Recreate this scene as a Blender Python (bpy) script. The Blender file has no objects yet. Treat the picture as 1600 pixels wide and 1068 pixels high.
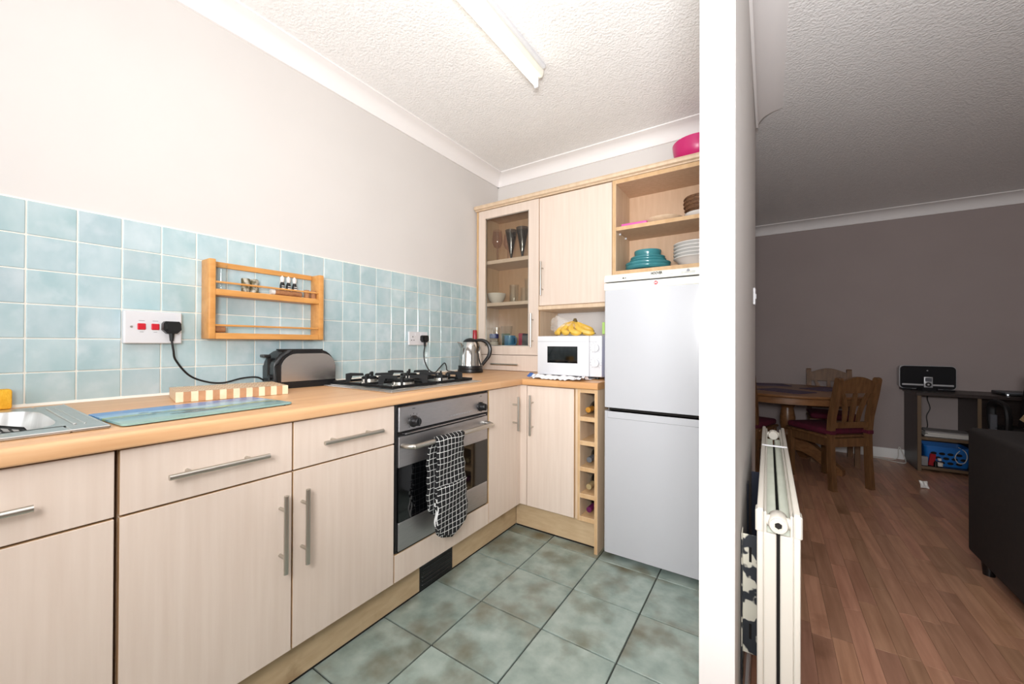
import bpy, bmesh, math, random
from mathutils import Vector, Matrix, noise
rnd = random.Random(7)
S = bpy.context.scene
COL = S.collection
PI = math.pi

# ---------------------------------------------------------------- camera, light, exposure
def add_camera():
    f, yaw, pitch, roll = 607.337, 0.58276, 0.00515, 0.00383
    loc = Vector((1.93829, -2.72749, 1.09804))
    fw = Vector((-math.sin(yaw)*math.cos(pitch), math.cos(yaw)*math.cos(pitch), math.sin(pitch)))
    r = Vector((math.cos(yaw), math.sin(yaw), 0)); u = r.cross(fw)
    r2 = r*math.cos(roll)+u*math.sin(roll); u2 = u*math.cos(roll)-r*math.sin(roll)
    cd = bpy.data.cameras.new('camera'); cam = bpy.data.objects.new('camera', cd); COL.objects.link(cam)
    cd.sensor_width = 36; cd.lens = f*36/1600; cd.clip_start = 0.02
    m = Matrix((r2, u2, -fw)).transposed().to_4x4(); m.translation = loc
    cam.matrix_world = m; S.camera = cam
add_camera()
S.view_settings.view_transform = 'Standard'; S.view_settings.look = 'None'
S.view_settings.gamma = 1; S.view_settings.use_curve_mapping = False
S.view_settings.exposure = 0.17
S.cycles.transparent_max_bounces = 48
w = bpy.data.worlds.new('world'); S.world = w; w.use_nodes = True
w.node_tree.nodes['Background'].inputs[0].default_value = (.75, .82, .9, 1)
w.node_tree.nodes['Background'].inputs[1].default_value = .3

def area(name, loc, target, size, power, color=(1, 1, 1), sy=None):
    l = bpy.data.lights.new(name, 'AREA'); l.energy = power; l.size = size; l.color = color
    if sy: l.shape = 'RECTANGLE'; l.size_y = sy
    o = bpy.data.objects.new(name, l); COL.objects.link(o); o.location = loc
    o.rotation_euler = (Vector(target)-Vector(loc)).to_track_quat('-Z', 'Y').to_euler(); return o
area('flash_light', (1.75, -3.0, 1.35), (1.15, 0.0, .95), .4, 18, (.985, .99, 1))
area('bounce_flash', (2.05, -3.0, 1.3), (2.15, -1.75, 2.52), .35, 58, (.985, .99, 1))
area('window_daylight', (.85, -3.93, 1.55), (.5, 0, 1.4), 1.3, 15, (.965, .985, 1), 1.1)

# ---------------------------------------------------------------- materials
def lin(c):
    return tuple((x/255/12.92 if x/255 <= .04045 else ((x/255+.055)/1.055)**2.4) for x in c)+(1,)
def nd(t, k, **kw):
    n = t.nodes.new(k)
    for a, v in kw.items(): setattr(n, a, v)
    return n
def M(name, c1, c2=None, rough=.5, metal=0, scale=(1, 1, 1), ns=5, detail=4, vary=0., hue=0., bump=0, bs=60, bd=.002,
      coat=0, ramp=(.3, .7), spec=.5, emit=0, c3=None, ns3=2, r3=(.45, .7), aniso=0, bscale=None):
    m = bpy.data.materials.new(name); m.use_nodes = True; t = m.node_tree; L = t.links.new
    b = t.nodes['Principled BSDF']; b.inputs['Roughness'].default_value = rough; b.inputs['Metallic'].default_value = metal
    b.inputs['Coat Weight'].default_value = coat; b.inputs['Specular IOR Level'].default_value = spec
    tc = nd(t, 'ShaderNodeTexCoord'); oi = nd(t, 'ShaderNodeObjectInfo')
    off = nd(t, 'ShaderNodeVectorMath', operation='SCALE'); off.inputs[0].default_value = (13.7, 7.3, 21.1)
    L(oi.outputs['Random'], off.inputs['Scale'])
    ad = nd(t, 'ShaderNodeVectorMath', operation='ADD'); L(tc.outputs['Object'], ad.inputs[0]); L(off.outputs[0], ad.inputs[1])
    mp = nd(t, 'ShaderNodeMapping'); mp.inputs['Scale'].default_value = scale; L(ad.outputs[0], mp.inputs[0])
    out = None
    if c2:
        n = nd(t, 'ShaderNodeTexNoise'); n.inputs['Scale'].default_value = ns; n.inputs['Detail'].default_value = detail
        L(mp.outputs[0], n.inputs['Vector'])
        cr = nd(t, 'ShaderNodeValToRGB'); cr.color_ramp.elements[0].position = ramp[0]; cr.color_ramp.elements[1].position = ramp[1]
        cr.color_ramp.elements[0].color = lin(c1); cr.color_ramp.elements[1].color = lin(c2)
        L(n.outputs[0], cr.inputs[0]); out = cr.outputs[0]
        if c3:
            n3 = nd(t, 'ShaderNodeTexNoise'); n3.inputs['Scale'].default_value = ns3; n3.inputs['Detail'].default_value = 6
            L(ad.outputs[0], n3.inputs['Vector'])
            c = nd(t, 'ShaderNodeValToRGB'); c.color_ramp.elements[0].position = r3[0]; c.color_ramp.elements[1].position = r3[1]
            L(n3.outputs[0], c.inputs[0])
            mx = nd(t, 'ShaderNodeMix', data_type='RGBA'); L(c.outputs[0], mx.inputs[0]); L(out, mx.inputs[6])
            mx.inputs[7].default_value = lin(c3); out = mx.outputs[2]
    else:
        rg = nd(t, 'ShaderNodeRGB'); rg.outputs[0].default_value = lin(c1); out = rg.outputs[0]
    if vary or hue:
        h = nd(t, 'ShaderNodeHueSaturation'); mr = nd(t, 'ShaderNodeMapRange')
        mr.inputs[3].default_value = 1-vary; mr.inputs[4].default_value = 1+vary
        L(oi.outputs['Random'], mr.inputs[0]); L(mr.outputs[0], h.inputs['Value']); L(out, h.inputs['Color'])
        mh = nd(t, 'ShaderNodeMapRange'); mh.inputs[3].default_value = .5-hue; mh.inputs[4].default_value = .5+hue
        mu = nd(t, 'ShaderNodeMath', operation='FRACT'); m7 = nd(t, 'ShaderNodeMath', operation='MULTIPLY'); m7.inputs[1].default_value = 7.13
        L(oi.outputs['Random'], m7.inputs[0]); L(m7.outputs[0], mu.inputs[0]); L(mu.outputs[0], mh.inputs[0]); L(mh.outputs[0], h.inputs['Hue'])
        out = h.outputs[0]
    L(out, b.inputs['Base Color'])
    if emit:
        b.inputs['Emission Color'].default_value = lin(c1); b.inputs['Emission Strength'].default_value = emit
    if bump:
        n = nd(t, 'ShaderNodeTexNoise'); n.inputs['Scale'].default_value = bs; n.inputs['Detail'].default_value = 3
        if bscale:
            m2 = nd(t, 'ShaderNodeMapping'); m2.inputs['Scale'].default_value = bscale; L(ad.outputs[0], m2.inputs[0]); L(m2.outputs[0], n.inputs['Vector'])
        else: L(ad.outputs[0], n.inputs['Vector'])
        bp = nd(t, 'ShaderNodeBump'); bp.inputs['Strength'].default_value = bump; bp.inputs['Distance'].default_value = bd
        L(n.outputs[0], bp.inputs['Height']); L(bp.outputs[0], b.inputs['Normal'])
    return m
def thin_glass(name, tint=(235, 240, 240), refl=1.0, rough=.03, base=.06):
    m = bpy.data.materials.new(name); m.use_nodes = True; t = m.node_tree; L = t.links.new; t.nodes.clear()
    o = nd(t, 'ShaderNodeOutputMaterial'); mx = nd(t, 'ShaderNodeMixShader'); a = nd(t, 'ShaderNodeBsdfTransparent'); g = nd(t, 'ShaderNodeBsdfGlossy')
    a.inputs[0].default_value = lin(tint); g.inputs['Roughness'].default_value = rough
    lw = nd(t, 'ShaderNodeLayerWeight'); lw.inputs[0].default_value = .25
    mr = nd(t, 'ShaderNodeMapRange'); mr.inputs[3].default_value = base; mr.inputs[4].default_value = min(1, base+.75*refl)
    L(lw.outputs['Fresnel'], mr.inputs[0]); L(mr.outputs[0], mx.inputs[0]); L(a.outputs[0], mx.inputs[1]); L(g.outputs[0], mx.inputs[2]); L(mx.outputs[0], o.inputs[0])
    return m
def stave_mat(name, cols, axis, wid=.045, length=.5, rough=.35, gs=(3, 40), var=.5):
    # laminated staves running along an axis
    m = bpy.data.materials.new(name); m.use_nodes = True; t = m.node_tree; L = t.links.new; b = t.nodes['Principled BSDF']
    b.inputs['Roughness'].default_value = rough
    tc = nd(t, 'ShaderNodeTexCoord'); mp = nd(t, 'ShaderNodeMapping')
    if axis == 'y': mp.inputs['Rotation'].default_value = (0, 0, PI/2)
    L(tc.outputs['Object'], mp.inputs[0])
    br = nd(t, 'ShaderNodeTexBrick'); br.offset = .37; br.inputs['Scale'].default_value = 1; br.inputs['Mortar Size'].default_value = 0
    br.inputs['Brick Width'].default_value = length; br.inputs['Row Height'].default_value = wid; br.inputs['Bias'].default_value = 0
    br.inputs['Color1'].default_value = lin(cols[0]); br.inputs['Color2'].default_value = lin(cols[1]); L(mp.outputs[0], br.inputs[0])
    m2 = nd(t, 'ShaderNodeMapping'); m2.inputs['Scale'].default_value = (gs[0], gs[1], gs[1]); L(mp.outputs[0], m2.inputs[0])
    n = nd(t, 'ShaderNodeTexNoise'); n.inputs['Scale'].default_value = 1.5; n.inputs['Detail'].default_value = 6; L(m2.outputs[0], n.inputs[0])
    cr = nd(t, 'ShaderNodeValToRGB'); cr.color_ramp.elements[0].position = .35; cr.color_ramp.elements[1].position = .7; L(n.outputs[0], cr.inputs[0])
    mx = nd(t, 'ShaderNodeMix', data_type='RGBA'); mx.inputs[7].default_value = lin(cols[2])
    mu = nd(t, 'ShaderNodeMath', operation='MULTIPLY'); mu.inputs[1].default_value = var; L(cr.outputs[0], mu.inputs[0]); L(mu.outputs[0], mx.inputs[0])
    L(br.outputs[0], mx.inputs[6]); L(mx.outputs[2], b.inputs['Base Color']); return m

m_paint = M('wall_paint', (214, 209, 205), (217, 212, 208), rough=.85, ns=3)
m_paint_dim = M('dimmed_wall_paint', (164, 151, 148), (167, 154, 151), rough=.85, ns=3)  # same wall paint, colour darkened to put in the living room's dimness
m_white_paint = M('white_gloss_paint', (240, 239, 237), rough=.5)
m_cove = M('cove_white', (240, 236, 234), rough=.7)
m_artex = M('textured_ceiling', (240, 238, 236), (245, 243, 241), rough=.5, ns=20, bump=.75, bs=85, bd=.007)
m_grout = M('white_grout', (238, 234, 224), rough=.8)
m_tile = M('turquoise_glaze', (165, 191, 196), (190, 207, 211), rough=.13, ns=7, detail=6, vary=.06, hue=.008, bump=.3, bs=14, bd=.004, scale=(1, 1.6, 1), c3=(202, 215, 219), ns3=11, r3=(.52, .8))
m_ftile = M('sage_slate_tile', (122, 139, 131), (170, 182, 174), rough=.3, ns=14, detail=8, vary=.06, hue=.01, ramp=(.25, .75), c3=(104, 94, 70), ns3=5, r3=(.46, .72), bump=.15, bs=40, bd=.001)
m_fgrout = M('dark_grout', (62, 66, 62), rough=.9)
m_maple = M('pale_maple_laminate', (224, 207, 193), (216, 197, 182), rough=.45, scale=(16, 16, .8), ns=3.5, detail=7, ramp=(.3, .75), vary=.012)
m_edge = M('maple_edge_banding', (210, 176, 134), (196, 158, 114), rough=.5, scale=(5, 5, 2), ns=6)
m_carc = M('maple_carcass', (221, 197, 169), (208, 181, 151), rough=.5, scale=(10, 10, 1), ns=4)
m_carcin = M('maple_cabinet_inside', (209, 177, 147), (199, 165, 134), rough=.55, scale=(10, 10, 1), ns=4)
m_plinth = M('plinth_maple', (207, 182, 146), (194, 166, 130), rough=.5, scale=(3, 3, 12), ns=4, c3=(150, 120, 84), ns3=9, r3=(.62, .85))
m_dark = M('dark_gap', (22, 17, 14), rough=.9)
m_work_y = stave_mat('beech_worktop_long', [(222, 178, 134), (212, 165, 120), (198, 146, 100)], 'y')
m_work_x = stave_mat('beech_worktop_short', [(214, 166, 114), (204, 153, 102), (190, 134, 84)], 'x')
m_steel = M('brushed_steel', (190, 188, 184), (172, 170, 166), rough=.3, metal=1, scale=(1, 2, 60), ns=8)
m_steel_b = M('oven_steel', (190, 188, 190), (176, 175, 178), rough=.4, metal=1, scale=(1, 3, 80), ns=8)
m_sink = M('sink_steel', (212, 211, 209), (200, 200, 198), rough=.3, metal=1, scale=(30, 2, 1), ns=6)
m_chrome = M('polished_steel', (205, 203, 200), rough=.1, metal=1)
m_toast = M('toaster_steel', (204, 198, 196), rough=.22, metal=1, c2=(208, 204, 202), scale=(1, 2, 40), ns=6)
m_handle = M('satin_handle', (196, 192, 184), rough=.33, metal=1)
m_black = M('black_plastic', (18, 18, 20), rough=.35)
m_iron = M('black_cast_iron', (9, 9, 10), rough=.6, spec=.25, bump=.3, bs=200, bd=.001)
m_blackglass = M('black_oven_glass', (8, 9, 11), rough=.05, spec=.6)
m_enamel = M('white_enamel', (184, 185, 189), rough=.28)
m_cream = M('cream_plastic', (232, 230, 218), rough=.4)
m_whitep = M('white_plastic', (216, 216, 219), rough=.35)
m_grey_mark = M('grey_print', (150, 150, 154), rough=.5)
m_darkprint = M('dark_print', (25, 25, 28), rough=.5)
m_red = M('red_switch', (200, 30, 45), rough=.3)
m_pine = M('honey_pine', (219, 160, 92), (200, 138, 70), rough=.4, scale=(6, 1.2, 6), ns=6, detail=5)
m_lt = M('light_block', (240, 222, 192), (230, 208, 174), rough=.5, ns=40, vary=.04)
m_dk = M('dark_block', (196, 150, 112), (182, 134, 96), rough=.5, ns=40, vary=.06)
m_rubber = M('black_cable', (14, 14, 15), rough=.5)
m_glass = thin_glass('clear_glass', (253, 254, 254), .3, .05, .03)
m_pane = thin_glass('cabinet_pane', (243, 241, 236), .35, .08, .03)
m_smoke = thin_glass('smoky_glass', (128, 134, 150), .4, .05, .05)
m_mauve = thin_glass('mauve_glass', (244, 236, 238), .3, .05, .04)
m_bowlw = M('white_china', (224, 221, 217), rough=.18)
m_teal = M('teal_china', (62, 132, 138), (54, 120, 127), rough=.15, ns=12)
m_pink = M('pink_plastic', (222, 96, 170), rough=.35)
m_magenta = M('magenta_plastic', (200, 35, 110), rough=.3)
m_wicker = M('brown_wicker', (126, 88, 58), (84, 56, 36), rough=.7, ns=80, bump=1, bs=120, bd=.004, scale=(1, 1, 2))
m_blue = M('blue_print_card', (62, 72, 178), rough=.4)
m_green = M('lime_green_card', (158, 192, 104), rough=.4)
m_bluemug = M('blue_mug_glaze', (66, 142, 186), (50, 110, 160), rough=.2, ns=50)
m_bluelid = M('blue_lid', (40, 66, 140), rough=.35)
m_greenish = thin_glass('greenish_glass', (206, 232, 220), .35, .05, .06)
m_berry = M('dark_pink_card', (168, 60, 88), rough=.5)
m_yellow = M('yellow_sponge', (246, 190, 60), (236, 174, 40), rough=.9, ns=90, bump=.8, bs=150, bd=.003)
m_banana = M('banana_skin', (222, 182, 70), (204, 158, 58), rough=.45, ns=12, c3=(120, 84, 34), ns3=30, r3=(.64, .76))
m_btip = M('banana_stem', (92, 74, 34), rough=.7)
m_gold = M('gold_foil', (214, 152, 62), rough=.3, metal=.6)
m_greyfoil = M('grey_foil', (120, 122, 128), rough=.35, metal=.5)
m_tan = M('champagne_foil', (196, 172, 128), rough=.35, metal=.5)
m_purple = M('purple_foil', (112, 40, 88), rough=.3, metal=.4)
m_bottle = M('dark_bottle_glass', (14, 16, 14), rough=.08)
m_redcap = M('red_cap', (158, 28, 38), rough=.3)
m_cork = M('cork', (176, 124, 82), (150, 98, 62), rough=.8, ns=60)
m_spice = M('mixed_spice', (92, 84, 56), (190, 184, 168), rough=.4, ns=45, ramp=(.42, .58))
m_tube = M('lit_fluorescent_tube', (255, 250, 236), rough=.4, emit=3.2)
m_batten = M('batten_cream', (244, 240, 226), rough=.4)
m_rad = M('radiator_cream', (198, 192, 181), rough=.35, vary=.01)
m_fin = M('radiator_dusty_grille', (196, 200, 186), (186, 190, 176), rough=.6, ns=20)
m_bracket = M('flaking_bracket', (52, 56, 62), (226, 222, 206), rough=.5, ns=22, detail=2, ramp=(.5, .53))
m_darkmetal = M('dark_bracket', (48, 52, 66), rough=.4, metal=.5)
m_table = M('antique_pine', (140, 98, 62), (112, 74, 44), rough=.35, scale=(1.5, 9, 9), ns=5, detail=6)
m_chair = M('chair_pine', (118, 84, 52), (90, 60, 34), rough=.5, scale=(9, 9, 1.5), ns=5, detail=6)
m_crim = M('crimson_cushion', (92, 8, 40), (74, 6, 32), rough=.85, ns=30, bump=.3, bs=200)
m_mat = M('plum_placemat', (78, 62, 88), rough=.6)
m_wenge = M('wenge_desk', (56, 45, 42), (42, 33, 30), rough=.4, scale=(1, 10, 10), ns=5, detail=6)
m_wengeedge = M('desk_edging', (104, 84, 62), rough=.5)
m_sofa = M('dark_brown_suede', (38, 29, 26), (32, 24, 22), rough=.9, ns=40, bump=.2, bs=300)
m_fur = M('beige_fleece', (196, 172, 134), (168, 142, 104), rough=.95, ns=60, bump=1, bs=140, bd=.012)
m_officeblk = M('office_black', (16, 16, 18), rough=.6)
m_officegrey = M('office_grey', (92, 94, 100), rough=.5)
m_silver = M('silver_plastic', (190, 190, 192), rough=.35, metal=.3)
m_speak = M('speaker_cloth', (16, 16, 20), rough=.85, bump=.3, bs=400)
m_basket = M('blue_basket', (30, 110, 190), rough=.45)
m_paper = M('paper', (216, 212, 206), (206, 202, 196), rough=.8, ns=4)
m_papergrey = M('grey_magazine', (150, 146, 146), (128, 124, 124), rough=.6, ns=8)
m_whitecable = M('white_cable', (214, 210, 204), rough=.5)
m_sheet = M('silver_white_sheet', (235, 234, 230), rough=.4)
m_board_print = None
def plank_mat():
    m = M('oak_laminate', (198, 150, 122), (166, 120, 94), rough=.32, scale=(14, 1.1, 14), ns=3, detail=8, vary=.21, hue=.007, ramp=(.25, .7), c3=(118, 78, 52), ns3=4, r3=(.6, .85))
    return m
m_plank = plank_mat()

# ---------------------------------------------------------------- mesh helpers
class G:
    def __init__(s): s.b = bmesh.new(); s.uv = None
    def box(s, x0, x1, y0, y1, z0, z1, bev=0, mi=0, emi=None, front=None, seg=1, rot=None, pivot=None):
        b = s.b; n0 = len(b.verts)
        vs = [b.verts.new((x, y, z)) for x in (x0, x1) for y in (y0, y1) for z in (z0, z1)]
        fs = [b.faces.new([vs[i] for i in q]) for q in ((0, 1, 3, 2), (4, 6, 7, 5), (0, 4, 5, 1), (2, 3, 7, 6), (0, 2, 6, 4), (1, 5, 7, 3))]
        ax = (0, 0, 1, 1, 2, 2)
        for f, a in zip(fs, ax):
            f.material_index = mi if (emi is None or a == front) else emi
        if bev:
            es = list({e for f in fs for e in f.edges})
            r = bmesh.ops.bevel(b, geom=es, offset=bev, segments=seg, affect='EDGES', profile=.5)
            allv = list({v for f in r['faces'] for v in f.verts} | {v for v in vs if v.is_valid})
        else: allv = vs
        if rot is not None:
            p = Vector(pivot) if pivot else Vector(((x0+x1)/2, (y0+y1)/2, (z0+z1)/2))
            mt = Matrix.Translation(p) @ rot.to_4x4() @ Matrix.Translation(-p)
            for v in allv: v.co = mt @ v.co
        return s
    def cyl(s, p0, p1, r, r1=None, seg=16, mi=0, cap=True):
        p0 = Vector(p0); p1 = Vector(p1); d = (p1-p0).normalized()
        a = d.orthogonal().normalized(); c = d.cross(a)
        rr = (r, r if r1 is None else r1); rings = []
        for p, q in ((p0, rr[0]), (p1, rr[1])):
            rings.append([s.b.verts.new(p+a*q*math.cos(2*PI*i/seg)+c*q*math.sin(2*PI*i/seg)) for i in range(seg)])
        for i in range(seg):
            s.b.faces.new([rings[0][i], rings[0][(i+1) % seg], rings[1][(i+1) % seg], rings[1][i]]).material_index = mi
        if cap:
            s.b.faces.new(rings[0][::-1]).material_index = mi; s.b.faces.new(rings[1]).material_index = mi
        return s
    def lathe(s, prof, c=(0, 0, 0), seg=24, mi=0, axis='z', mis=None):
        rings = []; c = Vector(c)
        def P(r, h, a):
            x, y = r*math.cos(a), r*math.sin(a)
            return c+(Vector((x, y, h)) if axis == 'z' else Vector((h, x, y)) if axis == 'x' else Vector((y, h, x)))
        for r, h in prof:
            rings.append([s.b.verts.new(P(max(r, 0), h, 0))] if r < 1e-6 else [s.b.verts.new(P(r, h, 2*PI*i/seg)) for i in range(seg)])
        for k in range(len(rings)-1):
            A, B = rings[k], rings[k+1]; q = mis[k] if mis else mi
            for i in range(seg):
                j = (i+1) % seg
                if len(A) == 1 and len(B) == 1: continue
                if len(A) == 1: f = s.b.faces.new([A[0], B[j], B[i]])
                elif len(B) == 1: f = s.b.faces.new([A[i], A[j], B[0]])
                else: f = s.b.faces.new([A[i], A[j], B[j], B[i]])
                f.material_index = q
        return s
    def tube(s, pts, r, seg=8, mi=0, closed=False, cap=True, radii=None, flat=1):
        pts = [Vector(p) for p in pts]; n = len(pts); rings = []; a = None
        for i, p in enumerate(pts):
            d = (pts[(i+1) % n]-pts[i-1]) if closed else (pts[min(i+1, n-1)]-pts[max(i-1, 0)])
            d.normalize()
            a = d.orthogonal().normalized() if a is None else (a-d*a.dot(d)).normalized()
            c = d.cross(a); q = radii[i] if radii else r
            rings.append([s.b.verts.new(p+a*q*math.cos(2*PI*k/seg)+c*q*flat*math.sin(2*PI*k/seg)) for k in range(seg)])
        for i in range(n if closed else n-1):
            A, B = rings[i], rings[(i+1) % n]
            for k in range(seg):
                s.b.faces.new([A[k], A[(k+1) % seg], B[(k+1) % seg], B[k]]).material_index = mi
        if cap and not closed:
            s.b.faces.new(rings[0][::-1]).material_index = mi; s.b.faces.new(rings[-1]).material_index = mi
        return s
    def prism(s, poly, axis, a0, a1, mi=0, emi=None):
        def P(u, v, a):
            return (a, u, v) if axis == 'x' else (u, a, v) if axis == 'y' else (u, v, a)
        A = [s.b.verts.new(P(u, v, a0)) for u, v in poly]; B = [s.b.verts.new(P(u, v, a1)) for u, v in poly]; n = len(poly)
        s.b.faces.new(A).material_index = mi; s.b.faces.new(B[::-1]).material_index = mi
        for i in range(n):
            s.b.faces.new([A[i], B[i], B[(i+1) % n], A[(i+1) % n]]).material_index = mi if emi is None else emi
        return s
    def grid(s, fn, nu, nv, mi=0, uv=None):
        V = [[s.b.verts.new(fn(i/(nu-1), j/(nv-1))) for j in range(nv)] for i in range(nu)]
        if uv and s.uv is None: s.uv = s.b.loops.layers.uv.new('UVMap')
        for i in range(nu-1):
            for j in range(nv-1):
                f = s.b.faces.new([V[i][j], V[i+1][j], V[i+1][j+1], V[i][j+1]]); f.material_index = mi
                if uv:
                    for lp, (p, q) in zip(f.loops, ((i, j), (i+1, j), (i+1, j+1), (i, j+1))): lp[s.uv].uv = uv(p/(nu-1), q/(nv-1))
        return s
    def xf(s, m):
        for v in s.b.verts: v.co = m @ v.co
        return s
ORI = {}
def finish(name, g, mats, off, smooth=35, recalc=True):
    if recalc: bmesh.ops.recalc_face_normals(g.b, faces=g.b.faces[:])
    me = bpy.data.meshes.new(name)
    for v in g.b.verts: v.co -= off
    g.b.to_mesh(me); g.b.free()
    for m in (mats if isinstance(mats, (list, tuple)) else [mats]): me.materials.append(m)
    if smooth:
        me.polygons.foreach_set('use_smooth', [True]*len(me.polygons)); me.set_sharp_from_angle(angle=math.radians(smooth))
    o = bpy.data.objects.new(name, me); COL.objects.link(o); return o
def tag(o, label=None, cat=None, group=None, kind=None):
    if label: o['label'] = label
    if cat: o['category'] = cat
    if group: o['group'] = group
    if kind: o['kind'] = kind
    return o
def root(name, label, cat, loc, group=None):
    o = bpy.data.objects.new(name, None); COL.objects.link(o); o.location = loc; o.empty_display_size = .05
    ORI[o.name] = Vector(loc); return tag(o, label, cat, group)
def part(name, g, mats, parent, label=None, smooth=35, kind=None, recalc=True):
    off = ORI[parent.name]; o = finish(name, g, mats, off, smooth, recalc); o.parent = parent; ORI[o.name] = off
    return tag(o, label, None, None, kind)
def solo(name, g, mats, label, cat, loc=(0, 0, 0), group=None, kind=None, smooth=35, recalc=True):
    o = finish(name, g, mats, Vector(loc), smooth, recalc); o.location = loc; ORI[o.name] = Vector(loc)
    return tag(o, label, cat, group, kind)
def struct(name, g, mats, smooth=35):
    return solo(name, g, mats, None, None, kind='structure', smooth=smooth)
def stamp(name, mesh_obj, loc, parent):      # a further piece sharing mesh data
    o = bpy.data.objects.new(name, mesh_obj.data); COL.objects.link(o); o.parent = parent
    o.location = Vector(loc)-ORI[parent.name]; return o
def dup(o, loc=None, rotz=None, label=None, parent=None):
    c = o.copy(); COL.objects.link(c)
    if parent: c.parent = parent
    if loc is not None: c.location = loc
    if rotz is not None: c.rotation_euler = (0, 0, rotz)
    if label: c['label'] = label
    for ch in list(o.children): dup(ch, parent=c)
    return c
def text(name, body, size, loc, rot, m, parent, ext=.0004, align='CENTER', sx=1):
    cu = bpy.data.curves.new(name, 'FONT'); cu.body = body; cu.size = size; cu.extrude = ext; cu.align_x = align; cu.align_y = 'CENTER'; cu.resolution_u = 3; cu.offset = size*.035
    cu.materials.append(m); o = bpy.data.objects.new(name, cu); COL.objects.link(o); o.parent = parent
    me = bpy.data.meshes.new_from_object(o); bpy.data.objects.remove(o); bpy.data.curves.remove(cu); me.materials.clear(); me.materials.append(m)
    o = bpy.data.objects.new(name, me); COL.objects.link(o); o.parent = parent
    o.location = Vector(loc)-ORI[parent.name]; o.rotation_euler = rot; o.scale = (sx, 1, 1); ORI[o.name] = ORI[parent.name]; return o
RX = (PI/2, 0, 0)             # text facing -y
RP = (PI/2, 0, PI/2)          # text facing +x
def smoothpath(pts, n=6):
    P = [Vector(p) for p in pts]; out = []
    for i in range(len(P)-1):
        a, b, c, d = P[max(i-1, 0)], P[i], P[i+1], P[min(i+2, len(P)-1)]
        for k in range(n):
            t = k/n; out.append(.5*((2*b)+(c-a)*t+(2*a-5*b+4*c-d)*t*t+(3*b-a-3*c+d)*t**3))
    out.append(P[-1]); return out

# ---------------------------------------------------------------- setting
CH = 2.525; LF = -.085                    # ceiling height, living room floor level
FY = 2.9                                  # living room far wall
g = G().box(-.2, 1.845, -4.0, .1, -.12, -.006); floor = struct('floor', g, m_fgrout)
g = G().box(1.845, 5.0, -4.0, .1, -.16, LF-.006).box(-1.2, 5.0, .1, FY, -.16, LF-.006); floor2 = struct('floor.001', g, m_plank)
g = G().box(-.2, 5.0, -4.1, .1, CH, CH+.08).box(-1.2, 5.0, .1, FY+.1, CH, CH+.08); ceiling = struct('ceiling', g, m_artex)
g = G().box(-.2, -.008, -4.0, .1, -.12, CH); wall_left = struct('wall_left', g, m_paint)
g = G().box(-.008, 1.872, 0, .1, -.1, CH); struct('wall_back', g, m_paint)
g = G().prism([(1.807, -1.75), (1.878, -1.75), (1.872, .1), (1.807, .1)], 'z', -.1, CH, 0); struct('wall_partition', g, m_paint)
g = G().box(-1.3, 5.1, FY, FY+.1, -.16, CH); struct('wall_far', g, m_paint_dim)
g = G().box(5.0, 5.1, -4.1, FY, -.16, CH); struct('wall_right', g, m_paint_dim)
g = G().box(-1.3, -1.2, .1, FY, -.16, CH); struct('wall_living_left', g, m_paint_dim)
# rear wall with a window opening behind the camera
g = G().box(-.2, .15, -4.1, -4.0, -.16, CH).box(1.55, 5.0, -4.1, -4.0, -.16, CH).box(.15, 1.55, -4.1, -4.0, -.16, .95).box(.15, 1.55, -4.1, -4.0, 2.15, CH)
struct('wall_rear', g, m_paint)
g = G().box(.15, .2, -4.08, -4.02, .95, 2.15).box(1.5, 1.55, -4.08, -4.02, .95, 2.15).box(.2, 1.5, -4.08, -4.02, .95, 1.0).box(.2, 1.5, -4.08, -4.02, 2.1, 2.15).box(.83, .87, -4.08, -4.02, 1.0, 2.1)
win = struct('window_1', g, m_white_paint)
part('pane', G().box(.2, 1.5, -4.055, -4.049, 1.0, 2.1), m_glass, win)

# coving: hollow quarter profile
def cove_profile(d=.1, h=.085, n=7):
    P = [(0, 0), (0, -h)]
    P += [(.012, -h), (.012, -h+.006)]
    for i in range(n+1):
        a = PI/2*i/n; P.append((.012+(d-.028)*(1-math.cos(a)), -.012-(h-.018)*(1-math.sin(a))))
    P += [(d-.006, -.008), (d, -.008), (d, 0)]
    return P
g = G().prism([(-.008+u, CH+v) for u, v in cove_profile()], 'y', -4.0, 0); struct('trim_1', g, m_cove)
g = G().prism([(-u, CH+v) for u, v in cove_profile()], 'x', -.008, 1.807); struct('trim_2', g, m_cove)
g = G().prism([(FY-u, CH+v) for u, v in cove_profile(.12, .1)], 'x', -1.2, 5.0); struct('trim_3', g, m_cove)
g = G().prism([(1.8745+u, CH+v) for u, v in cove_profile(.135, .09)], 'y', -1.75, .098); struct('trim_4', g, m_cove)
g = G().box(1.845, 1.86, -4.0, -1.75, LF, .004, .003); struct('trim_5', g, m_carc)
g = G().prism([(FY-.016, LF), (FY-.016, LF+.085), (FY-.01, LF+.1), (FY, LF+.1), (FY, LF)], 'x', -1.2, 5.0); struct('baseboard_far', g, m_white_paint)
g = G().box(1.872, 1.886, -1.75, .1, LF, LF+.1, .003); struct('baseboard_partition', g, m_white_paint)

# wall tiles, 108 mm with white joints
TP = .1085; TY = -2.551; TZ = 1.544
part('grout', G().box(-.009, -.0025, -2.99, -.01, .88, TZ+.004), m_grout, wall_left)
proto = None
for k in range(-4, 23):
    for r in range(6):
        y = TY+TP*(k+.5); z = TZ-TP*(r+.5)
        if proto is None:
            h = TP/2-.0019
            proto = part('tile', G().box(-.006, .0005, y-h, y+h, z-h, z+h, .0018), m_tile, wall_left)
            for v in proto.data.vertices: v.co -= Vector((0, y, z))
            proto.location = (0, y, z)
        else:
            t = stamp('tile', proto, (0, y, z), wall_left)
            t.rotation_euler = (0, rnd.uniform(-.004, .004), rnd.uniform(-.006, .006))
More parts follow.
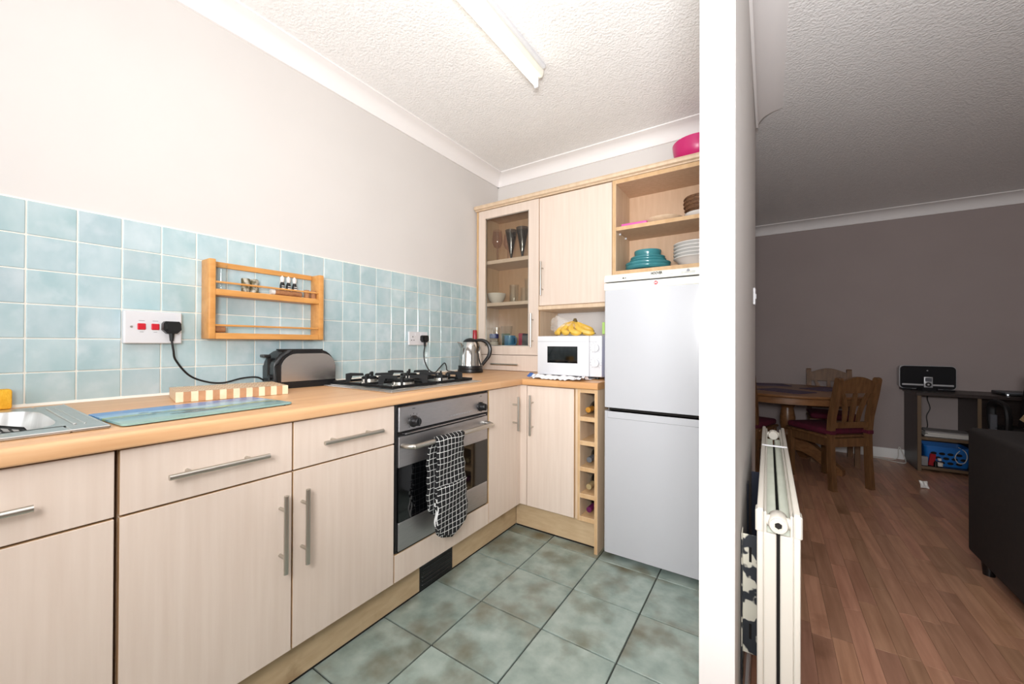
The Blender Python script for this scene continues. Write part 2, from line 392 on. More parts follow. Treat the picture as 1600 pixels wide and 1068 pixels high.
# floor tiles, 290 mm
FP = .294
proto = None
for i in range(-2, 4):
    for j in range(-2, 9):
        x0 = .9126+i*FP; y1 = -.816-j*FP; x1 = min(x0+FP, 1.843); y0 = y1-FP
        if y1 > .01: y1 = 0
        if i < -1 or j < -2: continue
        if x1-x0 < .28 or y1-y0 < .28:
            part('tile', G().box(x0+.003, x1-.003, y0+.003, y1-.003, -.008, 0, .0015), m_ftile, floor); continue
        c = Vector(((x0+x1)/2, (y0+y1)/2, 0)); h = FP/2-.0028
        if proto is None:
            proto = part('tile', G().box(c.x-h, c.x+h, c.y-h, c.y+h, -.008, 0, .0015), m_ftile, floor)
            for v in proto.data.vertices: v.co -= c
            proto.location = c
        else:
            t = stamp('tile', proto, c, floor); t.rotation_euler = (0, 0, rnd.choice((0, PI/2, PI, -PI/2)))
# laminate strips in the living room
SW = .0665; protos = {}
n = 0
for i in range(0, 24):
    x = 1.888+SW*(i+.5)
    y = -1.75-rnd.uniform(0, .4)
    while y < FY-.02:
        L = rnd.choice((.34, .42, .5, .58)); y1 = min(y+L, FY-.002); L = y1-y
        if n >= 296: break
        if x > 2.83 and y1 < -.1: y = y1; continue
        key = round(L, 2)
        if key not in protos:
            o = part('plank', G().box(-SW/2+.0003, SW/2-.0003, -L/2+.0003, L/2-.0003, -.007, .0, .0005), m_plank, floor2); protos[key] = o
            o.location = (x, y+L/2, LF)
        else: stamp('plank', protos[key], (x, y+L/2, LF), floor2)
        n += 1; y = y1

# ---------------------------------------------------------------- kitchen units
XD = .715                                  # door plane of the long run
YD = -.78                                  # door plane of the short run
def bar_handle(p0, p1, out, parent, r=.0068, inset=.045, label=None):
    g = G(); p0 = Vector(p0); p1 = Vector(p1); out = Vector(out); d = (p1-p0).normalized()
    g.cyl(p0, p1, r, seg=14)
    for q in (p0+d*inset, p1-d*inset): g.cyl(q, q-out, r*.72, seg=10)
    return part('handle', g, m_handle, parent)
def base_unit(y0, y1, label, handle_side, drawer=True, dh=None, name='base_cabinet'):
    R = root(name, label, 'cabinet', (.36, (y0+y1)/2, .15))
    part('body', G().box(.03, .692, y0+.001, y0+.017, .152, .858).box(.03, .692, y1-.017, y1-.001, .152, .858).box(.03, .69, y0+.017, y1-.017, .152, .168).box(.03, .036, y0+.017, y1-.017, .168, .858), m_carc, R)
    a, b = y0+.0015, y1-.0015
    if drawer:
        d = part('drawer', G().box(.695, XD, a, b, .7065, .8545, .0012, 0, 1, 0), [m_maple, m_edge], R)
        if dh: bar_handle((.752, dh[0], .777), (.752, dh[1], .777), (.037, 0, 0), d)
    d = part('door', G().box(.695, XD, a, b, .157, .7015 if drawer else .8545, .0012, 0, 1, 0), [m_maple, m_edge], R)
    if handle_side is not None: bar_handle((.752, handle_side, .417), (.752, handle_side, .647), (.037, 0, 0), d)
    return R
base_unit(-2.882, -2.487, 'pale maple base unit under the stainless sink, cut by the photo edge', None, True, (-2.83, -2.607))
base_unit(-2.481, -2.0975, 'pale maple drawer-over-door unit below the blue glass board, door handle near its right edge', -2.133, True, (-2.403, -2.18))
base_unit(-2.0955, -1.706, 'pale maple drawer-over-door unit immediately left of the oven', -2.068, True, (-2.015, -1.788))
R = root('base_cabinet', 'narrow tall maple door right of the oven with one upright bar handle', 'cabinet', (.36, -.95, .15))
part('body', G().box(.03, .692, -1.085, -.79, .152, .858), m_carc, R)
d = part('door', G().box(.695, XD, -1.086, -.8155, .157, .8545, .0012, 0, 1, 0), [m_maple, m_edge], R)
bar_handle((.752, -.859, .604), (.752, -.859, .797), (.037, 0, 0), d)
part('corner_post', G().box(.697, .714, -.8125, -.763, .157, .857, .001).box(.714, .7585, -.779, -.763, .157, .857, .001), m_maple, R)
R = root('base_cabinet', 'pale maple corner unit beneath the microwave, its door beside the wine rack', 'cabinet', (.9, -.4, .15))
part('body', G().box(.76, 1.06, -.759, -.03, .152, .858), m_carc, R)
d = part('door', G().box(.763, 1.0585, YD, -.761, .157, .8545, .0012, 0, 1, 1), [m_maple, m_edge], R)
bar_handle((.802, -.817, .576), (.802, -.817, .806), (0, -.037, 0), d)

# oven housing with filler panel
R = root('oven_cabinet', 'maple housing around the built-in oven with a filler panel below it', 'cabinet', (.36, -1.4, .15))
part('body', G().box(.03, .69, -1.7035, -1.69, .152, .858).box(.03, .69, -1.102, -1.0885, .152, .858).box(.03, .69, -1.69, -1.102, .152, .262), m_carc, R)
part('filler_panel', G().box(.695, XD, -1.7025, -1.0895, .157, .264, .0012, 0, 1, 0), [m_maple, m_edge], R)
# oven
R = root('built_in_oven', 'stainless built-in oven with black glass door under the gas hob', 'oven', (.45, -1.397, .268))
OY0, OY1 = -1.6885, -1.1075
part('body', G().box(.08, .70, OY0, OY1, .27, .853), m_dark, R)
part('frame', G().box(.695, .712, OY0-.011, OY0, .268, .856, .002).box(.695, .712, OY1, OY1+.013, .268, .856, .002).box(.695, .708, OY0, OY1, .849, .856).box(.695, .712, OY0, OY1, .266, .271, .001), m_black, R)
cp = part('control_panel', G().box(.70, .72, OY0, OY1, .7455, .8465, .003), m_steel_b, R)
part('trim_lip', G().box(.70, .726, OY0+.03, OY1-.02, .733, .738, .002), m_steel_b, R)
for ky in (-1.612, -1.165):
    g = G().lathe([(.0, .752), (.014, .752), (.017, .748), (.018, .728), (.024, .724), (.024, .719), (0, .719)], (0, ky, .7795), 24, axis='x').box(.74, .757, ky-.004, ky+.004, .763, .796, .002)
    part('knob', g, m_black, cp)
    g = G()
    for k in range(9):
        a = math.radians(-130+k*32.5); yy = ky+.031*math.sin(a); zz = .7795+.031*math.cos(a)
        g.box(.7198, .7203, yy-.001, yy+.001, zz-.003, zz+.003)
    g.box(.7198, .7203, ky-.008, ky+.008, .831, .833)
    part('dial_marks', g, m_darkprint, cp, kind='stuff')
g = G()
for k in range(9): g.box(.7198, .7203, -1.40+k*.019, -1.388+k*.019, .764, .7685)
part('maker_lettering', g, m_grey_mark, cp, kind='stuff')
door = part('oven_door', G().box(.70, .72, OY0, OY1, .605, .727, .002).box(.70, .72, OY0, OY1, .275, .387, .002), m_steel_b, R)
part('glass', G().box(.701, .7185, OY0, OY1, .387, .605), m_blackglass, door)
pts = smoothpath([(.722, -1.672, .691), (.75, -1.668, .691), (.768, -1.655, .691), (.775, -1.63, .691), (.775, -1.4, .691), (.775, -1.165, .691), (.768, -1.14, .691), (.75, -1.127, .691), (.722, -1.123, .691)], 5)
part('handle', G().tube(pts, .0105, 12), m_handle, door)

# plinth
R = root('plinth', 'maple kick board along the floor under the base units, black vent set in it', 'plinth', (.65, -1.4, 0))
part('board', G().box(.64, .657, -3.0, -1.517, .01, .152).box(.64, .657, -1.305, -.733, .01, .152), m_plinth, R)
part('seal_strip', G().box(.642, .654, -3.0, -.733, 0, .0105), m_dark, R)
v = part('vent', G().box(.638, .6595, -1.516, -1.306, .009, .152), m_black, R, 'black slotted plastic air vent')
for k in range(7): part('slat', G().box(.657, .6625, -1.505, -1.317, .022+k*.018, .031+k*.018, .002), m_black, v)
R = root('plinth', 'short maple kick board between the room corner and the wine rack foot', 'plinth', (.9, -.7, 0))
part('board', G().box(.658, 1.177, -.731, -.714, .01, .152), m_plinth, R)
part('seal_strip', G().box(.658, 1.177, -.728, -.716, 0, .0105), m_dark, R)

# wine rack
R = root('wine_rack', 'narrow maple wine rack of five cubbyholes beside the fridge freezer', 'rack', (1.13, -.4, 0))
part('side_panel', G().box(1.0625, 1.0795, -.765, -.05, .152, .858).box(1.0795, 1.0945, YD, -.05, .152, .858, .001, 0, 1, 0), [m_carc, m_edge], R)
part('end_panel', G().box(1.178, 1.196, -.787, -.05, .0, .859, .001, 0, 1, 0), [m_carc, m_edge], R)
part('back_panel', G().box(1.0945, 1.178, -.3, -.29, .152, .858), m_carcin, R)
for z0, z1 in ((.838, .858), (.687, .711), (.558, .582), (.419, .442), (.276, .300), (.152, .178)):
    part('shelf', G().box(1.0945, 1.178, YD+.001, -.3, z0, z1, .001, 0, 1, 0), [m_carc, m_edge], R)
def wine(zs, m_foil_, label, tilt=0, x=1.137, out=-.745, cap=.066):
    # bottle lying on its side, neck to the front; axis along y, local origin on the shelf
    g = G(); r = .0365
    prof = [(0, .28), (.030, .28), (r, .27), (r, .125), (.030, .10), (.0165, .075), (.0145, .06)]
    R = root('wine_bottle', label, 'bottle', (x, out, zs+.0005), 'wine bottles in the rack')
    c = (x, out, zs+r+.001)
    g.lathe(prof, (0, 0, 0), 20)
    m = Matrix.Translation(c) @ Matrix.Rotation(-PI/2, 4, 'X'); g.xf(m)
    part('glass', g, m_bottle, R)
    g = G().lathe([(.0148, .078), (.0152, .006), (.0145, .001), (0, 0)], (0, 0, 0), 18); g.xf(m); part('foil', g, m_foil_, R)
    for ch in R.children: ch.location.z += tilt
wine(.711, m_gold, 'wine bottle with gold foil neck in the topmost cubbyhole', 0, 1.137, -.775)
wine(.442, m_greyfoil, 'wine bottle with grey foil neck in the middle cubbyhole', 0, 1.138, -.76)
wine(.300, m_tan, 'wine bottle with champagne-coloured foil neck in the fourth cubbyhole', 0, 1.138, -.765)
wine(.178, m_purple, 'wine bottle with purple foil neck in the lowest cubbyhole', 0, 1.14, -.765)

# worktops
def round_front(x0, x1, z0, z1, r=.012, n=4):
    P = [(x0, z0), (x0, z1)]
    P += [(x1-r+r*math.sin(PI/2*i/n), z1-r+r*math.cos(PI/2*i/n)) for i in range(n+1)]
    P += [(x1-.5*r+.5*r*math.cos(PI/2*i/n), z0+.5*r-.5*r*math.sin(PI/2*i/n)) for i in range(n+1)]
    return P
WT = .897
# cut-out for the sink bowl leaves strips round it
g = G().prism(round_front(.0, .738, .860, WT), 'y', -2.50, -.0)
g.box(0, .10, -3.4, -2.50, .860, WT).prism(round_front(.60, .738, .860, WT), 'y', -3.4, -2.50)
solo('worktop', g, m_work_y, 'long beech-block worktop carrying sink, hob and toaster', 'worktop', (.37, -1.7, .86), smooth=50)
g = G().prism([(-u, v) for u, v in round_front(.0, .80, .860, WT)], 'x', .739, 1.2)
solo('worktop', g, m_work_x, 'short beech-block worktop under the microwave', 'worktop', (.97, -.4, .86), smooth=50)
g = G().prism([(.0, WT), (.007, WT), (.0, WT+.009)], 'y', -2.99, -.34); struct('trim_6', g, m_grout)

# ---------------------------------------------------------------- tall dresser, wall cabinet, open shelves
YU = -.312; YB = -.012
R = root('dresser_cabinet', 'maple glass-door dresser standing on the worktop in the corner', 'cabinet', (.3, -.16, WT))
part('side_panel', G().box(.001, .022, -.305, YB, WT, 2.14, .001, 0, 1, 0), [m_carc, m_edge], R)
part('side_panel', G().box(.553, .573, -.292, YB, WT, 2.14, .001, 0, 1, 0), [m_carc, m_edge], R)
part('back_panel', G().box(.022, .553, -.024, YB, WT, 2.14), m_carcin, R)
for z0, z1 in ((1.72, 1.748), (1.392, 1.418)): part('shelf', G().box(.023, .552, -.285, -.024, z0, z1, .001), m_maple, R)
part('bottom_panel', G().box(.023, .552, -.29, -.024, 1.045, 1.075), m_carcin, R)
part('top_panel', G().box(.023, .552, -.29, -.024, 2.118, 2.138), m_carcin, R)
dx0, dx1, dz0, dz1 = .03, .5725, 1.0185, 2.137; gx0, gx1, gz0, gz1 = .094, .488, 1.083, 2.073
g = G()
for b in ((dx0, gx0, dz0, dz1), (gx1, dx1, dz0, dz1), (gx0, gx1, dz0, gz0), (gx0, gx1, gz1, dz1)): g.box(b[0], b[1], YU, -.293, b[2], b[3], 0, 0, 1, 1)
d = part('door', g, [m_maple, m_edge], R)
part('pane', G().box(gx0, gx1, -.3, -.296, gz0, gz1), m_pane, d)
bz = .006
part('bead', G().box(gx0-.001, gx0+bz, -.309, -.3, gz0, gz1).box(gx1-bz, gx1+.001, -.309, -.3, gz0, gz1).box(gx0, gx1, -.309, -.3, gz0-.001, gz0+bz).box(gx0, gx1, -.309, -.3, gz1-bz, gz1+.001), m_handle, d)
bar_handle((.527, -.347, 1.076), (.527, -.347, 1.318), (0, -.034, 0), d)
d = part('drawer', G().box(.025, .5725, YU, -.293, .9, 1.0145, .0012, 0, 1, 1), [m_maple, m_edge], R)
bar_handle((.176, -.347, .946), (.419, -.347, .946), (0, -.034, 0), d)

R = root('wall_cabinet', 'solid maple wall cupboard door between the glass door and open shelves', 'cabinet', (.84, -.16, 1.335))
part('body', G().box(.575, 1.106, -.292, -.012, 1.37, 2.14), m_carc, R)
d = part('door', G().box(.5765, 1.1055, YU, -.293, 1.371, 2.1345, .0012, 0, 1, 1), [m_maple, m_edge], R)
bar_handle((.607, -.347, 1.44), (.607, -.347, 1.678), (0, -.034, 0), d)
part('pelmet', G().prism([(-.012, 1.336), (-.315, 1.336), (-.324, 1.342), (-.324, 1.362), (-.315, 1.368), (-.012, 1.368)], 'x', .575, 1.236), m_carc, R)

R = root('open_shelf_unit', 'open maple shelf unit above the fridge freezer holding crockery', 'shelf', (1.45, -.16, 1.53))
part('side_panel', G().box(1.108, 1.132, YU, -.012, 1.533, 2.14, .001, 0, 1, 0), [m_carc, m_edge], R)
part('side_panel', G().box(1.776, 1.8, YU, -.012, 1.533, 2.14, .001, 0, 1, 0), [m_carc, m_edge], R)
part('back_panel', G().box(1.132, 1.776, -.022, -.012, 1.533, 2.14), m_carcin, R)
part('top_panel', G().box(1.132, 1.776, YU, -.022, 2.114, 2.14, .001, 0, 1, 2), [m_carcin, m_edge], R)
part('bottom_panel', G().box(1.132, 1.776, YU, -.022, 1.533, 1.562, .001, 0, 1, 2), [m_carcin, m_edge], R)
sh = part('shelf', G().box(1.1325, 1.7755, YU+.002, -.022, 1.817, 1.841, .001, 0, 1, 2), [m_carcin, m_edge], R)
for y in (-.24, -.12): part('shelf_peg', G().cyl((1.132, y, 1.811), (1.142, y, 1.811), .006, seg=10), m_whitep, sh)
g = G().prism([(-.012, 2.141), (-.318, 2.141), (-.322, 2.148), (-.338, 2.152), (-.342, 2.166), (-.336, 2.178), (-.325, 2.183), (-.012, 2.183)], 'x', .0, 1.8)
solo('cornice', g, m_carc, 'rounded maple cornice running along the tops of the wall units', 'cornice', (.9, -.16, 2.141))

# ---------------------------------------------------------------- fridge freezer
R = root('fridge_freezer', 'tall white fridge freezer standing between wine rack and partition wall', 'fridge', (1.52, -.45, 0))
FX0, FX1 = 1.229, 1.79
part('body', G().box(FX0+.004, FX1-.004, -.735, -.13, .03, 1.452, .006), m_enamel, R)
for x in (FX0+.05, FX1-.05):
    for y in (-.70, -.18): part('foot', G().cyl((x, y, 0), (x, y, .032), .018, seg=12), m_black, R)
def fdoor(z0, z1):
    g = G(); P = []
    xs = [FX0, FX0+.006, FX0+.02] + [FX1-.14, FX1-.10, FX1-.06, FX1-.03, FX1-.012, FX1]
    ys = [-.775, -.787, -.79] + [-.79, -.789, -.784, -.776, -.764, -.745]
    P = [(FX0, -.738)]+list(zip(xs, ys))+[(FX1, -.738)]
    g.prism(P, 'z', z0, z1)
    return g
up = part('fridge_door', fdoor(.776, 1.411), m_enamel, R)
lo = part('freezer_door', fdoor(.035, .757), m_enamel, R)
part('top_rail', G().box(FX0+.001, FX1, -.7925, -.74, 1.375, 1.4105, .003), m_cream, up)
part('top_rail', G().box(FX0+.02, FX1, -.7925, -.74, .722, .757, .003), m_enamel, lo)
for z0, z1 in ((.757, .776), (1.411, 1.417)): part('gasket', G().box(FX0+.015, FX1-.01, -.748, -.734, z0, z1), m_dark, R)
cp = part('control_strip', G().prism([(-.735, 1.418), (-.788, 1.418), (-.79, 1.424), (-.782, 1.449), (-.774, 1.455), (-.735, 1.456)], 'x', FX0+.002, FX1-.002), m_cream, R)
rt = (math.radians(90-18), 0, 0)
text('logo', 'HOOVER', .0185, (1.49, -.7885, 1.4415), rt, m_darkprint, cp, sx=.7)
g = G().box(1.325, 1.335, -.7903, -.7885, 1.428, 1.434).box(1.339, 1.343, -.7903, -.7885, 1.428, 1.434)
part('indicator', g, m_darkprint, cp)
g = G()
for x0, x1 in ((1.295, 1.32), (1.35, 1.43), (1.54, 1.565), (1.6, 1.66)): g.box(x0, x1, -.7895, -.7872, 1.430, 1.4315); g.box(x0, x1, -.7888, -.7862, 1.436, 1.4372)
part('print', g, m_grey_mark, cp, kind='stuff')
part('dial', G().cyl((1.63, -.788, 1.441), (1.63, -.7862, 1.4415), .007, seg=20), m_grey_mark, cp)
b = part('badge', G().cyl((1.488, -.7925, 1.395), (1.488, -.7945, 1.395), .0095, seg=24), M('red_badge', (196, 38, 52), rough=.3), up)
g = G().box(1.4825, 1.4845, -.7952, -.7944, 1.390, 1.4005).box(1.4905, 1.4925, -.7952, -.7944, 1.390, 1.4005).box(1.4845, 1.4905, -.7952, -.7944, 1.394, 1.3965)
part('badge_mark', g, m_whitep, b)

# ---------------------------------------------------------------- hob
R = root('gas_hob', 'four-burner steel gas hob with black pan supports set in the worktop', 'hob', (.4, -1.39, WT))
HX0, HX1, HY0, HY1 = .19, .672, -1.688, -1.092
part('tray', G().box(HX0, HX1, HY0, HY1, WT, WT+.006, .003).box(HX0+.02, HX1-.02, HY0+.02, HY1-.02, WT+.005, WT+.009, .002), m_sink, R)
BUR = ((.55, -1.52, .05), (.545, -1.27, .036), (.305, -1.52, .036), (.305, -1.27, .045))
for x, y, r in BUR:
    b = part('burner', G().lathe([(0, .906), (r*1.15, .906), (r*1.1, .912), (r, .914), (r*.95, .926), (r*.3, .93), (0, .93)], (x, y, 0), 24), m_handle, R)
    part('burner_cap', G().lathe([(r*.98, .926), (r*.98, .932), (r*.9, .937), (r*.5, .9395), (0, .940)], (x, y, 0), 24), m_iron, b)
for y0, y1 in ((-1.655, -1.398), (-1.392, -1.135)):
    g = G(); t = .006; z = .9085
    for x in (.215, .425, .635): g.box(x-t, x+t, y0, y1, z, z+.012, .002)
    for y in (y0+t, y1-t): g.box(.215, .635, y-t, y+t, z, z+.012, .002)
    for bx, by, r in BUR:
        if not y0 < by < y1: continue
        for k in range(4):
            a = PI/4+k*PI/2; c_, s_ = math.cos(a), math.sin(a); m = Matrix.Rotation(a, 3, 'Z')
            for q in ((.026, .108),):
                # upright finger: tall at its outer end
                pf = [(q[0], .945), (q[0]+.004, .953), (q[1]-.02, .955), (q[1], .951), (q[1], .913), (q[1]-.02, .913), (q[1]-.03, .94), (q[0], .941)]
                h = G().prism(pf, 'y', -.0045, .0045)
                h.xf(Matrix.Translation((bx, by, 0)) @ m.to_4x4())
                me = bpy.data.meshes.new('tmp'); h.b.to_mesh(me); g.b.from_mesh(me); h.b.free(); bpy.data.meshes.remove(me)
    part('pan_support', g, m_iron, R)
for k in range(4):
    x = .30+k*.075; part('knob', G().lathe([(.018, .9055), (.018, .911), (.015, .913), (.0135, .93), (.011, .932), (0, .932)], (x, -1.118, 0), 18).box(x-.003, x+.003, -1.134, -1.102, .925, .935, .001), m_black if k < 3 else m_black, R)

# oven mitt: long double glove folded over the oven handle
def check_mat():
    m = bpy.data.materials.new('black_white_check'); m.use_nodes = True; t = m.node_tree; L = t.links.new; b = t.nodes['Principled BSDF']; b.inputs['Roughness'].default_value = .9
    uv = nd(t, 'ShaderNodeTexCoord'); nz = nd(t, 'ShaderNodeTexNoise'); nz.inputs['Scale'].default_value = 7
    L(uv.outputs['UV'], nz.inputs[0])
    sb = nd(t, 'ShaderNodeVectorMath', operation='SUBTRACT'); sb.inputs[1].default_value = (.5, .5, .5); L(nz.outputs['Color'], sb.inputs[0])
    sc = nd(t, 'ShaderNodeVectorMath', operation='SCALE'); sc.inputs['Scale'].default_value = .02; L(sb.outputs[0], sc.inputs[0])
    ad = nd(t, 'ShaderNodeVectorMath', operation='ADD'); L(uv.outputs['UV'], ad.inputs[0]); L(sc.outputs[0], ad.inputs[1])
    br = nd(t, 'ShaderNodeTexBrick'); br.offset = 0; br.inputs['Scale'].default_value = 1; br.inputs['Brick Width'].default_value = .0225; br.inputs['Row Height'].default_value = .0235
    br.inputs['Mortar Size'].default_value = .0011; br.inputs['Mortar Smooth'].default_value = .1
    br.inputs['Color1'].default_value = lin((14, 14, 16)); br.inputs['Color2'].default_value = lin((17, 17, 19)); br.inputs['Mortar'].default_value = lin((226, 226, 224))
    L(ad.outputs[0], br.inputs[0]); L(br.outputs[0], b.inputs['Base Color']); return m
m_check = check_mat()
R = root('oven_glove', 'black and white checked double oven glove folded over the oven handle', 'oven glove', (.775, -1.47, .26))
def pad(name, t0, t1, out, parent, thick, nv=40, front=True):
    # t is arc length down from the handle top; positive = front
    hr = .013+out
    def path(t):
        if t < 0:
            a = min(-t/hr, PI/2); x = .775-hr*math.sin(a); z = .691+hr*math.cos(a); rest = max(0, -t-hr*PI/2)
        else:
            a = min(t/hr, PI/2); x = .775+hr*math.sin(a); z = .691+hr*math.cos(a); rest = max(0, t-hr*PI/2)
        return x, z-rest
    R0 = .09
    def width(t):
        w = .083+.014*max(0, min(1, (t-.08)/.3)) if t > 0 else .083
        for e, sg in ((t1, 1), (t0, -1)):
            d = (e-t)*sg
            if (name == 'pocket' and sg == -1) or (sg == -1 and t0 > 0): continue
            if d < R0: w *= math.sqrt(max(0.0, 1-((R0-d)/R0)**2))
        return max(w, .004)
    def fn(u, v):
        t = t0+(t1-t0)*v; x, z = path(t); s = 2*u-1
        yc = -1.462+.02*max(0, min(1, -t/.06))*0 + (-.0 if t > 0 else -.03*min(1, -t/.08))
        wv = .004*math.sin(t*95)*abs(s)**3
        y = yc+s*(width(t)+wv)
        puff = (1-s*s)*.004
        x += (out*0+puff+.003*math.sin(t*30+s*2))*(1 if t > 0 else -.5)
        return (x, y, z)
    g = G().grid(fn, 15, nv, uv=lambda u, v: ((2*u-1)*width(t0+(t1-t0)*v)+.5, t0+(t1-t0)*v))
    o = part(name, g, m_check, parent, recalc=True)
    s = o.modifiers.new('thick', 'SOLIDIFY'); s.thickness = thick; s.offset = 0
    return o
pad('glove_body', -.35, .445, 0, R, .009, 60)
pad('pocket', .23, .45, .011, R, .008, 26)

# ---------------------------------------------------------------- things on the worktop
# sink
R = root('sink', 'stainless inset sink with a deep bowl at the left end of the worktop', 'sink', (.37, -2.9, WT-.16))
SY = -2.482; SX0, SX1 = .1, .652
bx0, bx1, by1, by0 = .165, .57, -2.545, -2.95
g = G(); rz = WT+.006
g.box(SX0, SX1, by1, SY, WT+.0005, rz, .003).box(SX0, bx0, -3.4, by1, WT+.0005, rz, .002).box(bx1, SX1, -3.4, by1, WT+.0005, rz, .002).box(bx0, bx1, -3.4, by0, WT+.0005, rz, .002)
# raised outer edge and stepped channel by the bowl
g.box(SX0, SX1, SY-.004, SY, rz-.002, rz+.002, .0015).box(SX1-.004, SX1, -3.4, SY, rz-.002, rz+.002, .0015)
g.box(bx0+.02, bx1-.01, by1+.016, by1+.022, rz-.001, rz+.003, .0015).box(bx0+.02, bx1-.01, by1+.034, by1+.038, rz-.001, rz+.002, .001)
part('rim', g, m_sink, R)
def bowl(u, v):
    # v: 0 at rim to 1 at floor centre; u around
    a = 2*PI*u; cx, cy = (bx0+bx1)/2, (by0+by1)/2; hx, hy = (bx1-bx0)/2, (by1-by0)/2
    ex = 2/5.0
    sx = math.copysign(abs(math.cos(a))**ex, math.cos(a)); sy = math.copysign(abs(math.sin(a))**ex, math.sin(a))
    if v < .1:
        q = v/.1; mx_ = max(abs(sx), abs(sy), 1e-6); k = 1.0
        sx, sy = (1-q)*sx/mx_*1.01+q*sx, (1-q)*sy/mx_*1.01+q*sy; z = rz+.0008-.0012*q
    elif v < .7: k = 1-.08*(v-.1)/.6; z = rz-.004-.14*(v-.1)/.6
    else: k = .92*(1-(v-.7)/.3); z = rz-.144-.014*min(1, (v-.7)/.12)
    return (cx+hx*k*sx, cy+hy*k*sy, z)
part('bowl', G().grid(bowl, 65, 22), m_sink, R)
# things in the sink
R = root('spatula', 'black slotted spatula leaning in the sink bowl', 'spatula', (.40, -2.63, .75))
SPM = Matrix.Translation((.415, -2.618, .884)) @ Matrix.Rotation(math.radians(62), 4, 'Z') @ Matrix.Rotation(math.radians(-38), 4, 'X') @ Matrix.Rotation(math.radians(12), 4, 'Y')
g = G().tube(smoothpath([(.40, -2.655, .872), (.36, -2.72, .84), (.30, -2.82, .79), (.26, -2.88, .76)], 4), .006, 8, flat=.6)
part('shaft', g, m_black, R)
bl = part('blade', G().box(-.045, .045, -.03, .03, -.002, .002, .0015).xf(SPM), m_black, R)
g = G()
for i in range(2):
    for k in range(4): g.box(-.036+k*.019, -.024+k*.019, -.02+i*.02, -.006+i*.02, -.0026, .0026)
part('slot', g.xf(SPM), m_bowlw, bl, kind='stuff')
bc = (.34, -2.655)
g = G().lathe([(0, .872), (.03, .87), (.06, .862), (.08, .845), (.09, .82), (.092, .80), (.0885, .80), (.086, .82), (.077, .842), (.058, .858), (0, .868)], (bc[0], bc[1], 0), 36)
g.lathe([(.072, .8545), (.075, .857), (.078, .8535)], (bc[0], bc[1], 0), 36)
solo('glass_bowl', g, m_glass, 'upturned clear glass bowl lying in the sink under the spatula', 'bowl', (bc[0], bc[1], .8))
g = G().box(.012, .05, -2.72, -2.578, WT+.001, .957, .006, seg=2)
solo('sponge', g, m_yellow, 'yellow sponge standing against the tiles behind the sink', 'sponge', (.03, -2.65, WT))

# end-grain chopping board
R = root('chopping_board', 'thick end-grain chopping board of alternating light and dark blocks', 'chopping board', (.2, -2.1, WT))
NX, NY = 10, 17; bw, bl_ = .0218, .0198
org = Vector((.292, -2.262, 0)); dirY = Vector((.19, .98, 0)).normalized(); dirX = Vector((-dirY.y, dirY.x, 0))
pr = {}
for i in range(NX):
    for j in range(NY):
        c = org+dirX*(i+.5)*bw+dirY*(j+.5)*bl_; k = (i+j) % 2
        if k not in pr:
            o = part('block', G().box(-bl_/2, bl_/2, -bw/2, bw/2, 0, .034, .0005), (m_lt, m_dk)[k], R)
            for v in o.data.vertices: v.co += ORI[R.name]
            pr[k] = o
        else:
            o = bpy.data.objects.new('block', pr[k].data); COL.objects.link(o); o.parent = R
        o.location = c+Vector((0, 0, WT+.001))-ORI[R.name]; o.rotation_euler = (0, 0, math.atan2(dirY.y, dirY.x))

# glass worktop saver with printed harbour picture
def print_mat():
    m = bpy.data.materials.new('printed_glass_board'); m.use_nodes = True; t = m.node_tree; L = t.links.new; b = t.nodes['Principled BSDF']; b.inputs['Roughness'].default_value = .22
    tc = nd(t, 'ShaderNodeTexCoord'); sx = nd(t, 'ShaderNodeSeparateXYZ'); L(tc.outputs['Object'], sx.inputs[0])
    nz = nd(t, 'ShaderNodeTexNoise'); nz.inputs['Scale'].default_value = 9; nz.inputs['Detail'].default_value = 5
    mp = nd(t, 'ShaderNodeMapping'); mp.inputs['Scale'].default_value = (1.4, .6, 1); L(tc.outputs['Object'], mp.inputs[0]); L(mp.outputs[0], nz.inputs[0])
    m1 = nd(t, 'ShaderNodeMath', operation='MULTIPLY_ADD'); m1.inputs[1].default_value = .16; m1.inputs[2].default_value = -.08; L(nz.outputs[0], m1.inputs[0])
    a = nd(t, 'ShaderNodeMath', operation='ADD'); L(sx.outputs[0], a.inputs[0]); L(m1.outputs[0], a.inputs[1])
    mr = nd(t, 'ShaderNodeMapRange'); mr.inputs[1].default_value = -.13; mr.inputs[2].default_value = .13; L(a.outputs[0], mr.inputs[0])
    cr = nd(t, 'ShaderNodeValToRGB'); e = cr.color_ramp.elements; e[0].position = 0; e[0].color = lin((70, 130, 190)); e[1].position = 1; e[1].color = lin((140, 172, 164))
    for p, c in ((.28, (66, 128, 190)), (.4, (150, 190, 205)), (.48, (96, 150, 190)), (.54, (166, 184, 96)), (.62, (84, 130, 140)), (.8, (130, 172, 176))):
        q = e.new(p); q.color = lin(c)
    L(mr.outputs[0], cr.inputs[0]); L(cr.outputs[0], b.inputs['Base Color']); return m
R = root('glass_board', 'blue picture-printed glass worktop board lying right of the sink', 'board', (.525, -2.27, WT))
ctr = Vector((.525, -2.27, 0)); rot = math.radians(4)
def rrect(hx, hy, r, n=5):
    P = []
    for cx, cy, a0 in ((hx-r, hy-r, 0), (-hx+r, hy-r, 90), (-hx+r, -hy+r, 180), (hx-r, -hy+r, 270)):
        P += [(cx+r*math.cos(math.radians(a0+90*i/n)), cy+r*math.sin(math.radians(a0+90*i/n))) for i in range(n+1)]
    return P
g = G().prism(rrect(.128, .205, .014), 'z', WT+.003, WT+.008); g.xf(Matrix.Translation(ctr) @ Matrix.Rotation(rot, 4, 'Z'))
pl = part('glass', g, print_mat(), R)
g = G(); z = WT+.0083
